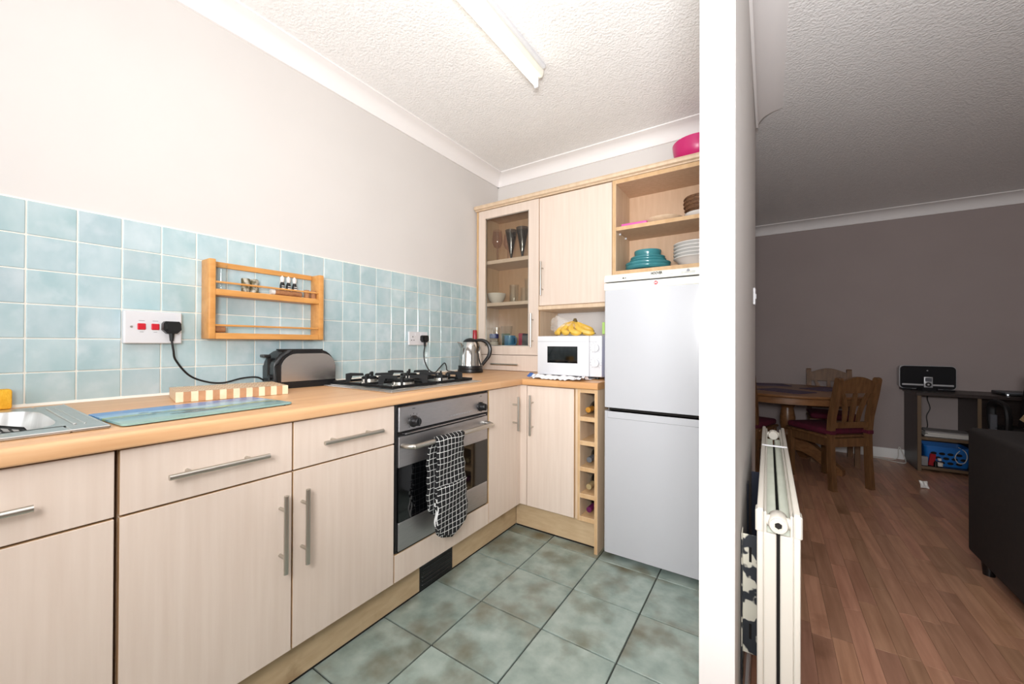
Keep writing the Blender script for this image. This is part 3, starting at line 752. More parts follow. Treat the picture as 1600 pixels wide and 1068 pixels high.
def blob(pts, h=.0003): g.prism(pts, 'z', WT+.0078, WT+.0078+h+.0004)
blob([(.045, -.05), (.06, -.075), (.075, -.04), (.07, .02), (.05, .05), (.04, 0)])
blob([(.01, -.02), (.018, -.05), (.03, -.045), (.028, .0)])
for px, py in ((-.03, -.13), (-.01, -.11), (.02, -.13), (.05, -.09)): blob([(px, py), (px+.006, py+.004), (px+.003, py+.02), (px-.002, py+.008)])
g.xf(Matrix.Translation(ctr) @ Matrix.Rotation(rot, 4, 'Z')); part('printed_shapes', g, M('print_dark', (70, 84, 88), rough=.2), pl)
for sx_ in (-.11, .11):
    for sy_ in (-.185, .185): part('rubber_foot', G().cyl((ctr.x+sx_, ctr.y+sy_, WT), (ctr.x+sx_, ctr.y+sy_, WT+.0032), .006, seg=10), m_black, R)

# toaster
TC = Vector((.092, -1.745, 0)); td = Vector((.12, .993, 0)).normalized(); tn = Vector((td.y, -td.x, 0))
R = root('toaster', 'rounded steel and black two-slice toaster below the spice rack', 'toaster', (TC.x, TC.y, WT))
TM = Matrix(((td.x, -tn.x, 0, TC.x), (td.y, -tn.y, 0, TC.y), (0, 0, 1, WT), (0, 0, 0, 1)))    # local x along length, y away from room
def dome(hl, hw, z0, z1, r, n=6):
    P = [(-hl, z0), (hl, z0)]
    P += [(hl-r+r*math.cos(PI/2*i/n), z1-r+r*math.sin(PI/2*i/n)) for i in range(n+1)]
    P += [(-hl+r-r*math.sin(PI/2*i/n), z1-r+r*math.cos(PI/2*i/n)) for i in range(n+1)]
    return P
hl, hw = .132, .078
g = G().prism(dome(hl, hw, .008, .172, .075), 'y', -hw, hw)
bmesh.ops.bevel(g.b, geom=[e for e in g.b.edges if abs(abs((e.verts[0].co.y+e.verts[1].co.y)/2)-hw) < 1e-4 and e.verts[0].co.z > .01], offset=.016, segments=3, affect='EDGES')
part('body', g.xf(TM), m_black, R, smooth=50)
P = [(u*.9+.011, .03+(v-.03)*.92) for u, v in dome(hl, hw, .03, .165, .07)]
part('steel_side', G().prism(P, 'y', -hw-.003, -hw+.004).xf(TM), m_toast, R)
g = G().prism([(-hl+.012, .0), (hl-.012, 0), (hl+.004, .004), (hl+.004, .024), (-hl-.004, .024), (-hl-.004, .004)], 'y', -hw-.004, hw+.004)
part('base', g.xf(TM), m_black, R)
g = G().box(-.09, .09, -.035, -.012, .168, .1735).box(-.09, .09, .012, .035, .168, .1735); part('slot', g.xf(TM), m_dark, R)
g = G().box(-hl-.002, -hl+.006, -.012, .012, .05, .145, .002); part('lever_slot', g.xf(TM), m_dark, R)
g = G().box(-hl-.028, -hl+.002, -.026, .026, .137, .15, .004, seg=2); part('lever', g.xf(TM), m_black, R)
g = G().cyl((-hl-.008, -.03, .05), (-hl+.002, -.03, .05), .012, seg=16); part('dial', g.xf(TM), m_black, R)

# kettle
KC = (.185, -.60)
R = root('kettle', 'polished steel cordless kettle with black handle at the worktop corner', 'kettle', (KC[0], KC[1], WT))
part('base', G().lathe([(0, WT), (.088, WT), (.09, WT+.006), (.088, WT+.022), (.084, WT+.024), (0, WT+.024)], (KC[0], KC[1], 0), 32).box(KC[0]+.06, KC[0]+.115, KC[1]-.03, KC[1]+.0, WT+.012, WT+.02, .003), m_black, R)
part('body', G().lathe([(.083, WT+.025), (.083, WT+.05), (.081, WT+.06), (.077, WT+.12), (.070, WT+.175), (.060, WT+.205), (.045, WT+.222)], (KC[0], KC[1], 0), 40), m_chrome, R)
part('collar', G().lathe([(.0842, WT+.025), (.0848, WT+.03), (.0848, WT+.045), (.0838, WT+.05)], (KC[0], KC[1], 0), 40), m_black, R)
part('lid', G().lathe([(.053, WT+.214), (.045, WT+.226), (.03, WT+.236), (.012, WT+.241), (0, WT+.242)], (KC[0], KC[1], 0), 32), m_black, R)
d = Vector((-.86, -.5, 0))
def sp(u, v):
    a = (u-.5)*1.5; r0 = .064-.004*v; b = Vector((d.x*math.cos(a)-d.y*math.sin(a), d.x*math.sin(a)+d.y*math.cos(a), 0)); o_ = .034*v*math.cos(a*1.05)
    return (KC[0]+b.x*(r0+o_), KC[1]+b.y*(r0+o_), WT+.15+.065*v-.02*v*abs(u-.5))
part('spout', G().grid(sp, 11, 6), m_chrome, R)
hx = Vector((.93, .36, 0)).normalized()
def KP(r, z): return (KC[0]+hx.x*r, KC[1]+hx.y*r, WT+z)
pts = smoothpath([KP(.04, .225), KP(.085, .226), KP(.125, .205), KP(.143, .165), KP(.136, .12), KP(.112, .085), KP(.088, .055)], 6)
part('handle', G().tube(pts, .012, 10, radii=[.010+.004*math.sin(PI*i/(len(pts)-1)) for i in range(len(pts))]), m_black, R)
# red-topped bottle behind the kettle
R = root('bottle', 'slim bottle with a red cap standing behind the kettle', 'bottle', (.10, -.445, WT))
part('glass', G().lathe([(0, WT), (.03, WT), (.032, WT+.005), (.032, WT+.17), (.026, WT+.2), (.015, WT+.225), (.0145, WT+.245)], (.10, -.445, 0), 24), m_bottle, R)
part('cap', G().lathe([(.0165, WT+.235), (.017, WT+.25), (.016, WT+.3), (.0145, WT+.304), (0, WT+.304)], (.10, -.445, 0), 20), m_redcap, R)

# sockets and plugs
def plug(parent_label, y, z, x0, name='plug', path=None):
    R = root(name, parent_label, 'plug', (x0, y, z))
    g = G().prism([(y-.026, z+.02), (y-.02, z+.028), (y+.02, z+.028), (y+.026, z+.02), (y+.027, z-.004), (y+.014, z-.018), (y-.014, z-.018), (y-.027, z-.004)], 'x', x0, x0+.034)
    bmesh.ops.bevel(g.b, geom=[e for e in g.b.edges if (e.verts[0].co.x > x0+.03 and e.verts[1].co.x > x0+.03)], offset=.009, segments=2, affect='EDGES')
    part('body', g, m_black, R)
    part('cord_grip', G().cyl((x0+.016, y, z-.012), (x0+.016, y, z-.046), .009, .006, 12), m_black, R)
    if path: part('cable', G().tube(smoothpath(path, 8), .0036, 8), m_rubber, R)
    return R
R = root('cooker_switch', 'wide white cooker switch plate with two red rockers on the tiles', 'switch', (.0, -2.254, 1.155))
part('backbox', G().box(.0008, .03, -2.335, -2.173, 1.095, 1.213, .003), m_whitep, R)
fp = part('faceplate', G().box(.03, .037, -2.335, -2.173, 1.095, 1.213, .003), m_whitep, R)
for y in (-2.300, -2.262): part('rocker', G().box(.0365, .0415, y-.001, y+.022, 1.145, 1.168, .002), m_red, fp)
g = G()
for y in (-2.289, -2.251): g.box(.0369, .0374, y-.008, y+.008, 1.177, 1.179).box(.0369, .0374, y-.005, y+.005, 1.136, 1.138)
part('print', g, m_grey_mark, fp, kind='stuff')
part('screw', G().cyl((.0365, -2.316, 1.155), (.038, -2.316, 1.155), .004, seg=12), m_handle, fp)
plug('black plug and lead in the cooker switch plate, running to the toaster', -2.208, 1.150, .0372, path=[(.053, -2.208, 1.105), (.05, -2.202, 1.07), (.035, -2.19, 1.03), (.02, -2.145, .97), (.018, -2.09, .94), (.02, -2.03, .930), (.02, -1.96, .944), (.025, -1.905, .946), (.03, -1.875, .93)])
R = root('double_socket', 'white double power socket on the tiles behind the hob', 'socket', (0, -.926, 1.13))
fp = part('faceplate', G().box(.0008, .012, -1.009, -.843, 1.088, 1.176, .003), m_whitep, R)
g = G()
for y in (-.975,): g.box(.0115, .0124, y-.003, y+.003, 1.138, 1.147).box(.0115, .0124, y-.014, y-.006, 1.118, 1.123).box(.0115, .0124, y+.006, y+.014, 1.118, 1.123)
part('pin_hole', g, m_darkprint, fp)
for y in (-.95, -.902): part('rocker', G().box(.0115, .0145, y-.006, y+.006, 1.15, 1.168, .001), m_whitep, fp)
plug('black plug and lead in the double socket, looping towards the kettle', -.885, 1.125, .0122, path=[(.028, -.885, 1.08), (.028, -.893, 1.03), (.03, -.884, .975), (.035, -.85, .92), (.04, -.80, .903), (.035, -.76, .925), (.03, -.70, .962), (.032, -.682, .94), (.05, -.69, .91), (.09, -.66, .9015)])

# spice rack
R = root('spice_rack', 'honey pine two-shelf spice rack hung on the tiles above the toaster', 'spice rack', (.0, -1.86, 1.114))
RY0, RY1 = -2.101, -1.622
for y0, y1 in ((RY0, RY0+.024), (RY1-.024, RY1)):
    g = G().box(.001, .08, y0, y1, 1.114, 1.437, .004, seg=2); part('side_panel', g, m_pine, R)
yi0, yi1 = RY0+.024, RY1-.024
part('top_rail', G().box(.001, .012, yi0, yi1, 1.415, 1.438, .002), m_pine, R)
for z in (1.292, 1.114): part('shelf', G().box(.001, .078, yi0, yi1, z, z+.025, .002), m_pine, R)
for z in (1.346, 1.170): part('rod', G().box(.07, .076, yi0, yi1, z-.004, z+.004, .002), m_pine, R)
SZ = 1.3175
solo('spice_jar', G().lathe([(0, SZ), (.021, SZ), (.022, SZ+.003), (.022, SZ+.105), (.020, SZ+.105), (.0195, SZ+.004), (0, SZ+.004)], (.04, -2.045, 0), 24), m_glass, 'tall empty glass tumbler at the left end of the spice rack', 'glass', (.04, -2.045, SZ))
for k, y in enumerate((-1.956, -1.922)):
    solo('spice_jar', G().lathe([(0, SZ), (.016, SZ), (.0165, SZ+.056), (.015, SZ+.06), (0, SZ+.06)], (.042, y, 0), 20), m_spice, ('left', 'right')[k]+' one of the two squat spice jars on the top rack shelf', 'jar', (.042, y, SZ), 'squat spice jars')
for k, y in enumerate((-1.80, -1.772, -1.744)):
    R2 = root('shaker', ('first', 'middle', 'last')[k]+' of three tiny black and white shakers behind the rack rod', 'shaker', (.035, y, SZ), 'tiny shakers on the spice rack')
    part('body', G().lathe([(0, SZ), (.0105, SZ), (.0105, SZ+.05), (.008, SZ+.062), (.004, SZ+.07)], (.035, y, 0), 14), m_black, R2)
    part('band', G().box(.0385, .0458, y-.006, y+.006, SZ+.036, SZ+.04).box(.0385, .0458, y-.006, y+.006, SZ+.046, SZ+.049), m_bowlw, R2)
    part('cap', G().lathe([(.006, SZ+.066), (.01, SZ+.076), (.009, SZ+.088), (.002, SZ+.096), (0, SZ+.096)], (.035, y, 0), 14), m_bowlw, R2)
R2 = root('rolling_stick', 'pale wooden stick with a white end lying along the rack shelf', 'stick', (.055, -1.79, SZ))
part('shaft', G().cyl((.058, -1.845, SZ+.013), (.058, -1.725, SZ+.013), .012, seg=16), m_cork, R2)
part('end_cap', G().cyl((.058, -1.862, SZ+.013), (.058, -1.845, SZ+.013), .012, seg=16), m_bowlw, R2)
for k, y in enumerate((-1.692, -1.66)):
    solo('cork', G().lathe([(0, SZ), (.013, SZ), (.0135, SZ+.036), (.011, SZ+.04), (0, SZ+.04)], (.05, y, 0), 16), m_cork, ('left', 'right')[k]+' upright cork at the right end of the top rack shelf', 'cork', (.05, y, SZ), 'upright corks')
solo('cork', G().cyl((.045, -2.073, 1.1535), (.045, -2.034, 1.1535), .0135, .0125, 16), m_cork, 'brown cork lying on the lower shelf of the spice rack', 'cork', (.045, -2.055, 1.14))

# ---------------------------------------------------------------- crockery and glass in the dresser
def goblet(x, y, z, h, r, m, label, group, flute=False):
    if flute: prof = [(0, z), (.026, z), (.024, z+.004), (.007, z+.008), (.008, z+.03), (r*.32, z+h*.28), (r, z+h)]
    else: prof = [(0, z), (.03, z), (.028, z+.003), (.005, z+.008), (.0045, z+h*.46), (r*.6, z+h*.5), (r, z+h*.64), (r, z+h*.75), (r*.82, z+h)]
    return solo('wine_glass', G().lathe(prof, (x, y, 0), 24), m, label, 'glass', (x, y, z), group)
T1, T2, T0 = 1.7485, 1.4185, 1.0755
goblet(.262, -.20, T1, .235, .048, m_smoke, 'left of the two dark cone-shaped glasses behind the cabinet glass', 'dark cone glasses', True)
goblet(.367, -.205, T1, .24, .048, m_smoke, 'right of the two dark cone-shaped glasses behind the cabinet glass', 'dark cone glasses', True)
goblet(.10, -.16, T1, .27, .042, m_mauve, 'tall clear wine glass, leftmost on the top shelf of the glass cabinet', 'clear wine glasses')
goblet(.185, -.13, T1, .235, .036, m_mauve, 'shorter clear wine glass between the tall one and the dark glasses', 'clear wine glasses')
def bowl_prof(r, h, t=.004, foot=.45): return [(0, 0), (r*foot, 0), (r*.75, h*.3), (r*.95, h*.7), (r, h), (r-t, h), (r*.9, h*.68), (r*.68, h*.3+t), (0, t*1.5)]
solo('bowl', G().lathe([(a, b+T2) for a, b in bowl_prof(.075, .082)], (.115, -.19, 0), 32), m_bowlw, 'white bowl on the middle shelf of the glass cabinet', 'bowl', (.115, -.19, T2))
def tumbler(x, y, z, r, h, m, label, cat='glass', r2=None, group=None):
    r2 = r2 or r
    return solo('tumbler', G().lathe([(0, z), (r, z), (r2, z+h), (r2-.003, z+h), (r-.003, z+.005), (0, z+.005)], (x, y, 0), 24), m, label, cat, (x, y, z), group)
g4 = 'clear glasses on the middle cabinet shelf'
tumbler(.225, -.12, T2, .028, .15, m_glass, 'slim clear glass just behind the white bowl in the cabinet', group=g4)
tumbler(.285, -.19, T2, .03, .14, m_glass, 'bulbous clear glass beside the white bowl in the cabinet', r2=.036, group=g4)
tumbler(.345, -.13, T2, .034, .12, m_glass, 'short clear glass in the middle of the cabinet shelf', group=g4)
tumbler(.415, -.19, T2, .026, .175, m_glass, 'tall slim clear glass near the right end of the cabinet shelf', r2=.03, group=g4)
tumbler(.47, -.17, T2, .027, .18, m_glass, 'tall clear glass at the right end of the cabinet shelf', r2=.031, group=g4)
R = root('jar', 'small jar with a blue lid at the bottom left of the glass cabinet', 'jar', (.107, -.21, T0))
part('glass', G().lathe([(0, T0), (.034, T0), (.036, T0+.005), (.036, T0+.06), (.03, T0+.07)], (.107, -.21, 0), 24), m_glass, R)
part('contents', G().lathe([(0, T0+.002), (.032, T0+.002), (.032, T0+.045), (0, T0+.045)], (.107, -.21, 0), 20), m_btip, R)
part('label', G().lathe([(.0365, T0+.012), (.0365, T0+.04)], (.107, -.21, 0), 24), m_paper, R, 'paper label')
part('lid', G().lathe([(.036, T0+.068), (.037, T0+.07), (.037, T0+.1), (.034, T0+.103), (0, T0+.103)], (.107, -.21, 0), 24), m_bluelid, R)
tumbler(.186, -.16, T0, .03, .105, m_greenish, 'pale green glass between the blue-lidded jar and the blue mug', r2=.036)
tumbler(.14, -.08, T0, .03, .17, m_glass, 'clear pleated glass behind the blue-lidded jar', r2=.05)
tumbler(.07, -.12, T0, .03, .16, m_glass, 'clear glass in the bottom left corner of the glass cabinet')
R = root('mug', 'speckled blue mug on the floor of the glass cabinet', 'mug', (.262, -.215, T0))
part('cup', G().lathe([(0, T0), (.04, T0), (.044, T0+.006), (.044, T0+.088), (.04, T0+.088), (.04, T0+.01), (0, T0+.01)], (.262, -.215, 0), 28), m_bluemug, R)
part('handle', G().tube(smoothpath([(.304, -.22, T0+.075), (.325, -.225, T0+.07), (.329, -.226, T0+.045), (.322, -.225, T0+.022), (.304, -.22, T0+.018)], 4), .005, 8), m_bluemug, R)
solo('packet', G().box(.338, .376, -.21, -.16, T0, T0+.105, .002), m_berry, 'dark pink packet right of the blue mug in the cabinet', 'packet', (.357, -.18, T0))
R = root('tin', 'square dark tin at the bottom right of the glass cabinet', 'tin', (.414, -.2, T0))
part('box', G().box(.384, .444, -.235, -.175, T0, T0+.088, .003), m_officegrey, R)
part('lid', G().box(.386, .442, -.233, -.177, T0+.088, T0+.1, .003), m_darkmetal, R)

# ---------------------------------------------------------------- open shelf contents
B0 = 1.5625; B1 = 1.8415
def dish(name, x, y, z, r, h, m, label, group, foot=.55):
    return solo(name, G().lathe([(a, b+z) for a, b in bowl_prof(r, h, .005, foot)], (x, y, 0), 40), m, label, 'bowl' if h > .035 else 'plate', (x, y, z), group)
gt = 'teal dishes above the fridge freezer'
tx, ty = 1.292, -.165
def steep(name, r, h, z, label, wall=.8):
    pr = [(0, 0), (r*wall, 0), (r*.94, h*.35), (r*.985, h*.6), (r, h*.85), (r-.001, h), (r-.006, h), (r*.93, h*.5), (r*wall-.01, .006), (0, .006)]
    return solo(name, G().lathe([(a, b+z) for a, b in pr], (tx, ty, 0), 44), m_teal, label, 'bowl' if name == 'bowl' else 'plate', (tx, ty, z), gt)
steep('plate', .139, .034, B0, 'lowest and widest teal plate of the stack', .66)
steep('plate', .139, .034, B0+.02, 'second teal plate up, inside the widest one', .66)
steep('plate', .112, .026, B0+.05, 'smaller teal plate third up in the teal stack', .7)
steep('plate', .106, .026, B0+.066, 'fourth teal plate up, directly under the teal bowl', .7)
steep('bowl', .083, .052, B0+.0815, 'small straight-sided teal bowl on top of the teal stack', .9)
gw = 'stacked white bowls above the fridge freezer'
for k, q in enumerate(('bottom', 'second', 'third', 'fourth', 'top')):
    z, r, h = B0+.021*k, .125, .058
    pr = [(0, 0), (.055, 0), (.057, .004), (.098, h*.5), (.112, h*.8), (.121, h-.008), (r, h-.006), (r+.001, h-.002), (r-.003, h), (.118, h-.003), (.106, h*.78), (.09, h*.5), (.05, .009), (0, .008)]
    solo('bowl', G().lathe([(a, b+z) for a, b in pr], (1.575, -.17, 0), 44), m_bowlw, q+' white bowl of the stack beside the teal dishes', 'bowl', (1.575, -.17, z), gw)
solo('tray', G().box(1.155, 1.315, -.285, -.16, B1, B1+.022, .007, seg=2), m_pink, 'pink plastic tray lying on the upper open shelf', 'tray', (1.23, -.22, B1))
dish('plate', 1.395, -.19, B1, .112, .032, m_carc, 'pale wooden plate in the middle of the upper open shelf', None, .6)
dish('bowl', 1.60, -.19, B1, .085, .035, m_bowlw, 'white dish under the brown wicker basket', None)
x, y, z = 1.60, -.19, B1+.036
g = G().lathe([(0, z), (.06, z), (.078, z+.02), (.086, z+.055), (.084, z+.095), (.079, z+.095), (.08, z+.055), (.072, z+.024), (0, z+.008)], (x, y, 0), 40)
R = solo('wicker_basket', g, m_wicker, 'small round brown wicker basket on the upper open shelf', 'basket', (x, y, z))
for k in range(4):
    zz = z+.02+k*.022; rr = (.0805, .086, .0875, .086)[k]
    part('band', G().tube([(x+rr*math.cos(a*PI/16), y+rr*math.sin(a*PI/16), zz) for a in range(32)], .005, 6, closed=True), m_wicker, R)
z = 2.1835
g = G().lathe([(0, z), (.09, z), (.12, z+.03), (.135, z+.07), (.142, z+.12), (.138, z+.12), (.13, z+.07), (.115, z+.033), (0, z+.006)], (1.585, -.17, 0), 40)
solo('magenta_bowl', g, m_magenta, 'large magenta plastic bowl standing on top of the cornice', 'bowl', (1.585, -.17, z))

# ---------------------------------------------------------------- microwave, towel, bananas, boxes
R = root('microwave', 'white microwave oven with dark window below the wall cabinet', 'microwave', (.95, -.48, .905))
MX0, MX1, MZ0, MZ1, MY = .745, 1.160, .909, 1.148, -.632
part('body', G().box(MX0+.003, MX1-.002, MY+.025, -.335, MZ0, MZ1, .008, seg=2), m_whitep, R)
d = part('door', G().box(MX0, 1.084, MY, MY+.026, MZ0+.004, MZ1-.001, .006, seg=2), m_whitep, R)
part('window', G().box(.815, 1.013, MY-.001, MY+.01, .986, 1.085, .001), m_blackglass, d)
part('top_lip', G().box(MX0+.004, MX1-.004, MY-.0006, MY+.01, 1.1135, 1.115), m_grey_mark, d)
cp = part('control_panel', G().box(1.0855, MX1, MY, MY+.026, MZ0+.004, MZ1-.001, .006, seg=2), m_whitep, R)
for zz in (1.078, .992):
    k = part('knob', G().lathe([(.026, 0), (.026, -.004), (.0225, -.006), (.0215, -.016), (0, -.017)], (0, 0, 0), 24).box(-.0025, .0025, -.021, .021, -.021, -.012, .001).xf(Matrix.Translation((1.125, MY, zz)) @ Matrix.Rotation(-PI/2, 4, 'X')), m_whitep, cp)
    g = G()
    for i in range(11):
        a = math.radians(-140+28*i); px, pz = 1.125+.032*math.sin(a), zz+.032*math.cos(a); g.box(px-.0028, px+.0028, MY-.0006, MY+.001, pz-.001, pz+.001)
    part('dial_marks', g, m_grey_mark, cp, kind='stuff')
for x in (MX0+.04, MX1-.04):
    for y in (-.59, -.37): part('foot', G().cyl((x, y, .899), (x, y, MZ0+.002), .012, seg=10), m_black, R)
g = G()
def tw(u, v):
    x = .742+.36*u+.01*math.sin(v*7); y = -.755+.33*v-.035*u+.03*math.sin(u*PI)*(1-v)*-.6
    e = max(0, 1-v/.34)
    z = WT+.0015+min(1, e*2.2)*(.016*math.sin(min(1, v/.3)*PI)+.018*abs(noise.noise(Vector((u*9, v*9, 1.3)))))
    if u < .1 and v < .35: z += .010*(1-u/.1)*(1-v/.35)
    if u > .85 and v < .4: z += .016*((u-.85)/.15)*(1-v/.4)*(.6+.4*math.sin(v*60))
    return (x, y, z)
def towel_mat():
    m = M('printed_tea_towel', (238, 236, 238), rough=.9); t = m.node_tree; L = t.links.new; b = t.nodes['Principled BSDF']
    uv = nd(t, 'ShaderNodeTexCoord'); sx = nd(t, 'ShaderNodeSeparateXYZ'); L(uv.outputs['UV'], sx.inputs[0])
    cr = nd(t, 'ShaderNodeValToRGB'); cr.color_ramp.interpolation = 'CONSTANT'; e = cr.color_ramp.elements; e[0].position = 0; e[0].color = lin((60, 96, 160)); e[1].position = .06; e[1].color = lin((240, 238, 240))
    for p, c in ((.1, (40, 44, 60)), (.112, (240, 238, 240)), (.88, (70, 72, 84)), (.888, (238, 236, 238)), (.93, (60, 62, 74)), (.942, (236, 234, 238))): q = e.new(p); q.color = lin(c)
    nz = nd(t, 'ShaderNodeTexNoise'); nz.inputs['Scale'].default_value = 6; L(uv.outputs['UV'], nz.inputs[0])
    ma = nd(t, 'ShaderNodeMath', operation='MULTIPLY_ADD'); ma.inputs[1].default_value = .16; L(nz.outputs[0], ma.inputs[0]); L(sx.outputs[0], ma.inputs[2])
    sb = nd(t, 'ShaderNodeMath', operation='SUBTRACT'); sb.inputs[1].default_value = .08; L(ma.outputs[0], sb.inputs[0])
    L(sb.outputs[0], cr.inputs[0]); L(cr.outputs[0], b.inputs['Base Color']); return m
g.grid(tw, 60, 40, uv=lambda u, v: (u, v))
o = solo('tea_towel', g, towel_mat(), 'crumpled white tea towel with a blue corner under the microwave', 'tea towel', (.92, -.6, WT))

R = root('bananas', 'bunch of ripe bananas lying on top of the microwave', 'bananas', (.95, -.5, MZ1))
stem = Vector((.938, -.50, 1.237))
def banana(pts, r, name='banana'):
    P = smoothpath(pts, 5); n = len(P); rad = []
    for i in range(n):
        t = i/(n-1); q = min(1, .32+t*3.2) if t < .22 else 1 if t < .72 else max(.18, 1-((t-.72)/.28)**2*.85)
        rad.append(r*q)
    g = G().tube(P, r, 7, radii=rad); b = part(name, g, m_banana, R, smooth=25)
    part('tip', G().cyl(P[-1], P[-1]+(P[-1]-P[-2]).normalized()*.006, r*.22, r*.15, 7), m_btip, b)
banana([stem, (.958, -.522, 1.205), (1.0, -.53, 1.18), (1.04, -.52, 1.168), (1.068, -.505, 1.164)], .0195)
banana([stem, (.935, -.545, 1.205), (.945, -.565, 1.178), (.975, -.565, 1.167), (1.005, -.555, 1.166)], .019)
banana([stem, (.912, -.545, 1.212), (.9, -.575, 1.185), (.915, -.59, 1.169), (.945, -.595, 1.166)], .019)
banana([stem, (.895, -.53, 1.215), (.868, -.555, 1.19), (.866, -.58, 1.17), (.885, -.595, 1.166)], .019)
banana([stem, (.89, -.50, 1.215), (.855, -.52, 1.19), (.84, -.55, 1.17), (.85, -.575, 1.166)], .018)
banana([stem, (.97, -.49, 1.214), (1.005, -.49, 1.2), (1.03, -.48, 1.188), (1.045, -.465, 1.18)], .017)
part('stem', G().lathe([(.014, 1.228), (.016, 1.238), (.011, 1.25), (.008, 1.258), (0, 1.259)], (stem.x, stem.y, 0), 10), m_btip, R)
def film():
    m = bpy.data.materials.new('clear_plastic_film'); m.use_nodes = True; t = m.node_tree; L = t.links.new; b = t.nodes['Principled BSDF']
    b.inputs['Base Color'].default_value = lin((240, 236, 232)); b.inputs['Roughness'].default_value = .25; b.inputs['Alpha'].default_value = .2; b.inputs['Specular IOR Level'].default_value = .8
    return m
def bag(u, v):
    th = 2*PI*u; ph = PI*v
    d = Vector((math.sin(ph)*math.cos(th), math.sin(ph)*math.sin(th), math.cos(ph)))
    c = Vector((.842, -.52, 1.207)); sc = Vector((.05, .06, .05))
    k = 1+.28*noise.noise(d*2.4+Vector((3, 1, 2)))+.14*noise.noise(d*6)
    p = c+Vector((d.x*sc.x, d.y*sc.y, d.z*sc.z))*k
    if d.x > 0: p.x += d.x*.075*(1-max(0, d.z)*.6)
    if d.z > .3 and d.x < .3: p.z += .02*(d.z-.3); p.x -= .012
    p.z = max(p.z, MZ1+.001); return p
o = solo('plastic_bag', G().grid(bag, 37, 20), film(), 'crinkled clear plastic bag round the left end of the bananas', 'bag', (.85, -.52, MZ1), smooth=20)
R = root('cleaner_box', 'tall blue printed box wedged between microwave and fridge freezer', 'box', (1.2, -.5, WT))
part('carton', G().box(1.1645, 1.226, -.60, -.38, WT, 1.155, .001), m_blue, R)
g = G()
for z0, z1, x0 in ((1.128, 1.14, 1.176), (1.105, 1.113, 1.173), (1.085, 1.1, 1.178), (1.06, 1.066, 1.184), (1.035, 1.041, 1.18), (.985, .99, 1.182)): g.box(x0, 1.222, -.6009, -.5995, z0, z1)
part('lettering', g, m_whitep, R, kind='stuff')
part('picture', G().box(1.186, 1.222, -.6009, -.5995, .995, 1.03).box(1.184, 1.222, -.6009, -.5995, .95, .978), M('box_picture', (48, 120, 190), rough=.4), R)
solo('green_box', G().box(1.148, 1.222, -.598, -.42, 1.1555, 1.224, .003), m_green, 'small lime green box on top of the blue box', 'box', (1.2, -.5, 1.1555))

# ---------------------------------------------------------------- ceiling light
R = root('batten_light', 'lit fluorescent tube on a cream batten fixed to the kitchen ceiling', 'ceiling light', (.94, -1.58, CH-.01))
LY0, LY1 = -2.19, -.975
part('batten', G().prism([(.912, CH-.0005), (.972, CH-.0005), (.972, CH-.03), (.964, CH-.05), (.92, CH-.05), (.912, CH-.03)], 'y', LY0, LY1), m_batten, R)
tb = part('tube', G().cyl((.935, LY0+.02, 2.445), (.935, LY1-.016, 2.445), .0135, seg=16), m_tube, R)
for y in (LY0+.006, LY1-.018): part('lamp_holder', G().box(.923, .947, y, y+.013, 2.424, 2.476, .004), m_whitep, R)
part('screw', G().cyl((.945, -1.31, CH-.0495), (.945, -1.31, CH-.053), .005, seg=10), m_handle, R)
part('conduit', G().box(.972, .99, LY0, LY1-.01, CH-.02, CH-.0005, .003), m_whitep, R)

# ---------------------------------------------------------------- partition: radiator, switch
R = root('radiator', 'cream double panel radiator on the living room side of the partition wall', 'radiator', (1.957, -1.12, .06))
QY0, QY1, QX0, QX1, QZ0, QZ1 = -1.665, -.585, 1.9165, 1.9985, .08, .724
t = .013
for x0, x1, fx in ((QX0, QX0+t, 1), (QX1-t, QX1, -1)):
    g = G().box(x0, x1, QY0, QY1, QZ0, QZ1, .004, seg=2)
    xm = x1 if fx > 0 else x0
    g.box(min(xm, xm+.006*fx), max(xm, xm+.006*fx), QY0+.004, QY1-.004, QZ0+.02, QZ1-.008, .002)
    # swollen seam end
    g.box(x0-.003 if fx > 0 else x0, x1 if fx > 0 else x1+.003, QY0-.001, QY0+.035, QZ1-.055, QZ1-.004, .003)
    part('panel', g, m_rad, R)
xm = (QX0+QX1)/2
part('end_cover', G().box(QX0+t, xm-.0035, QY0+.002, QY0+.012, QZ0, QZ1-.055, .002), m_rad, R)
part('end_cover', G().box(xm+.0035, QX1-t, QY0+.002, QY0+.012, QZ0, QZ1-.055, .002), m_rad, R)
part('end_cover', G().box(QX0+t, xm-.0035, QY1-.012, QY1-.002, QZ0, QZ1-.055, .002), m_rad, R)
part('end_cover', G().box(xm+.0035, QX1-t, QY1-.012, QY1-.002, QZ0, QZ1-.055, .002), m_rad, R)
part('convector', G().box(QX0+t+.002, xm-.0035, QY0+.02, QY1-.14, QZ0+.02, QZ1-.028, .002).box(xm+.0035, QX1-t-.002, QY0+.02, QY1-.14, QZ0+.02, QZ1-.028, .002), m_fin, R)
part('slot_shade', G().box(xm-.0034, xm+.0034, QY0+.02, QY1-.14, QZ0+.02, QZ1-.06), m_dark, R)  # dark sheet standing for the shade in the slot between the convectors
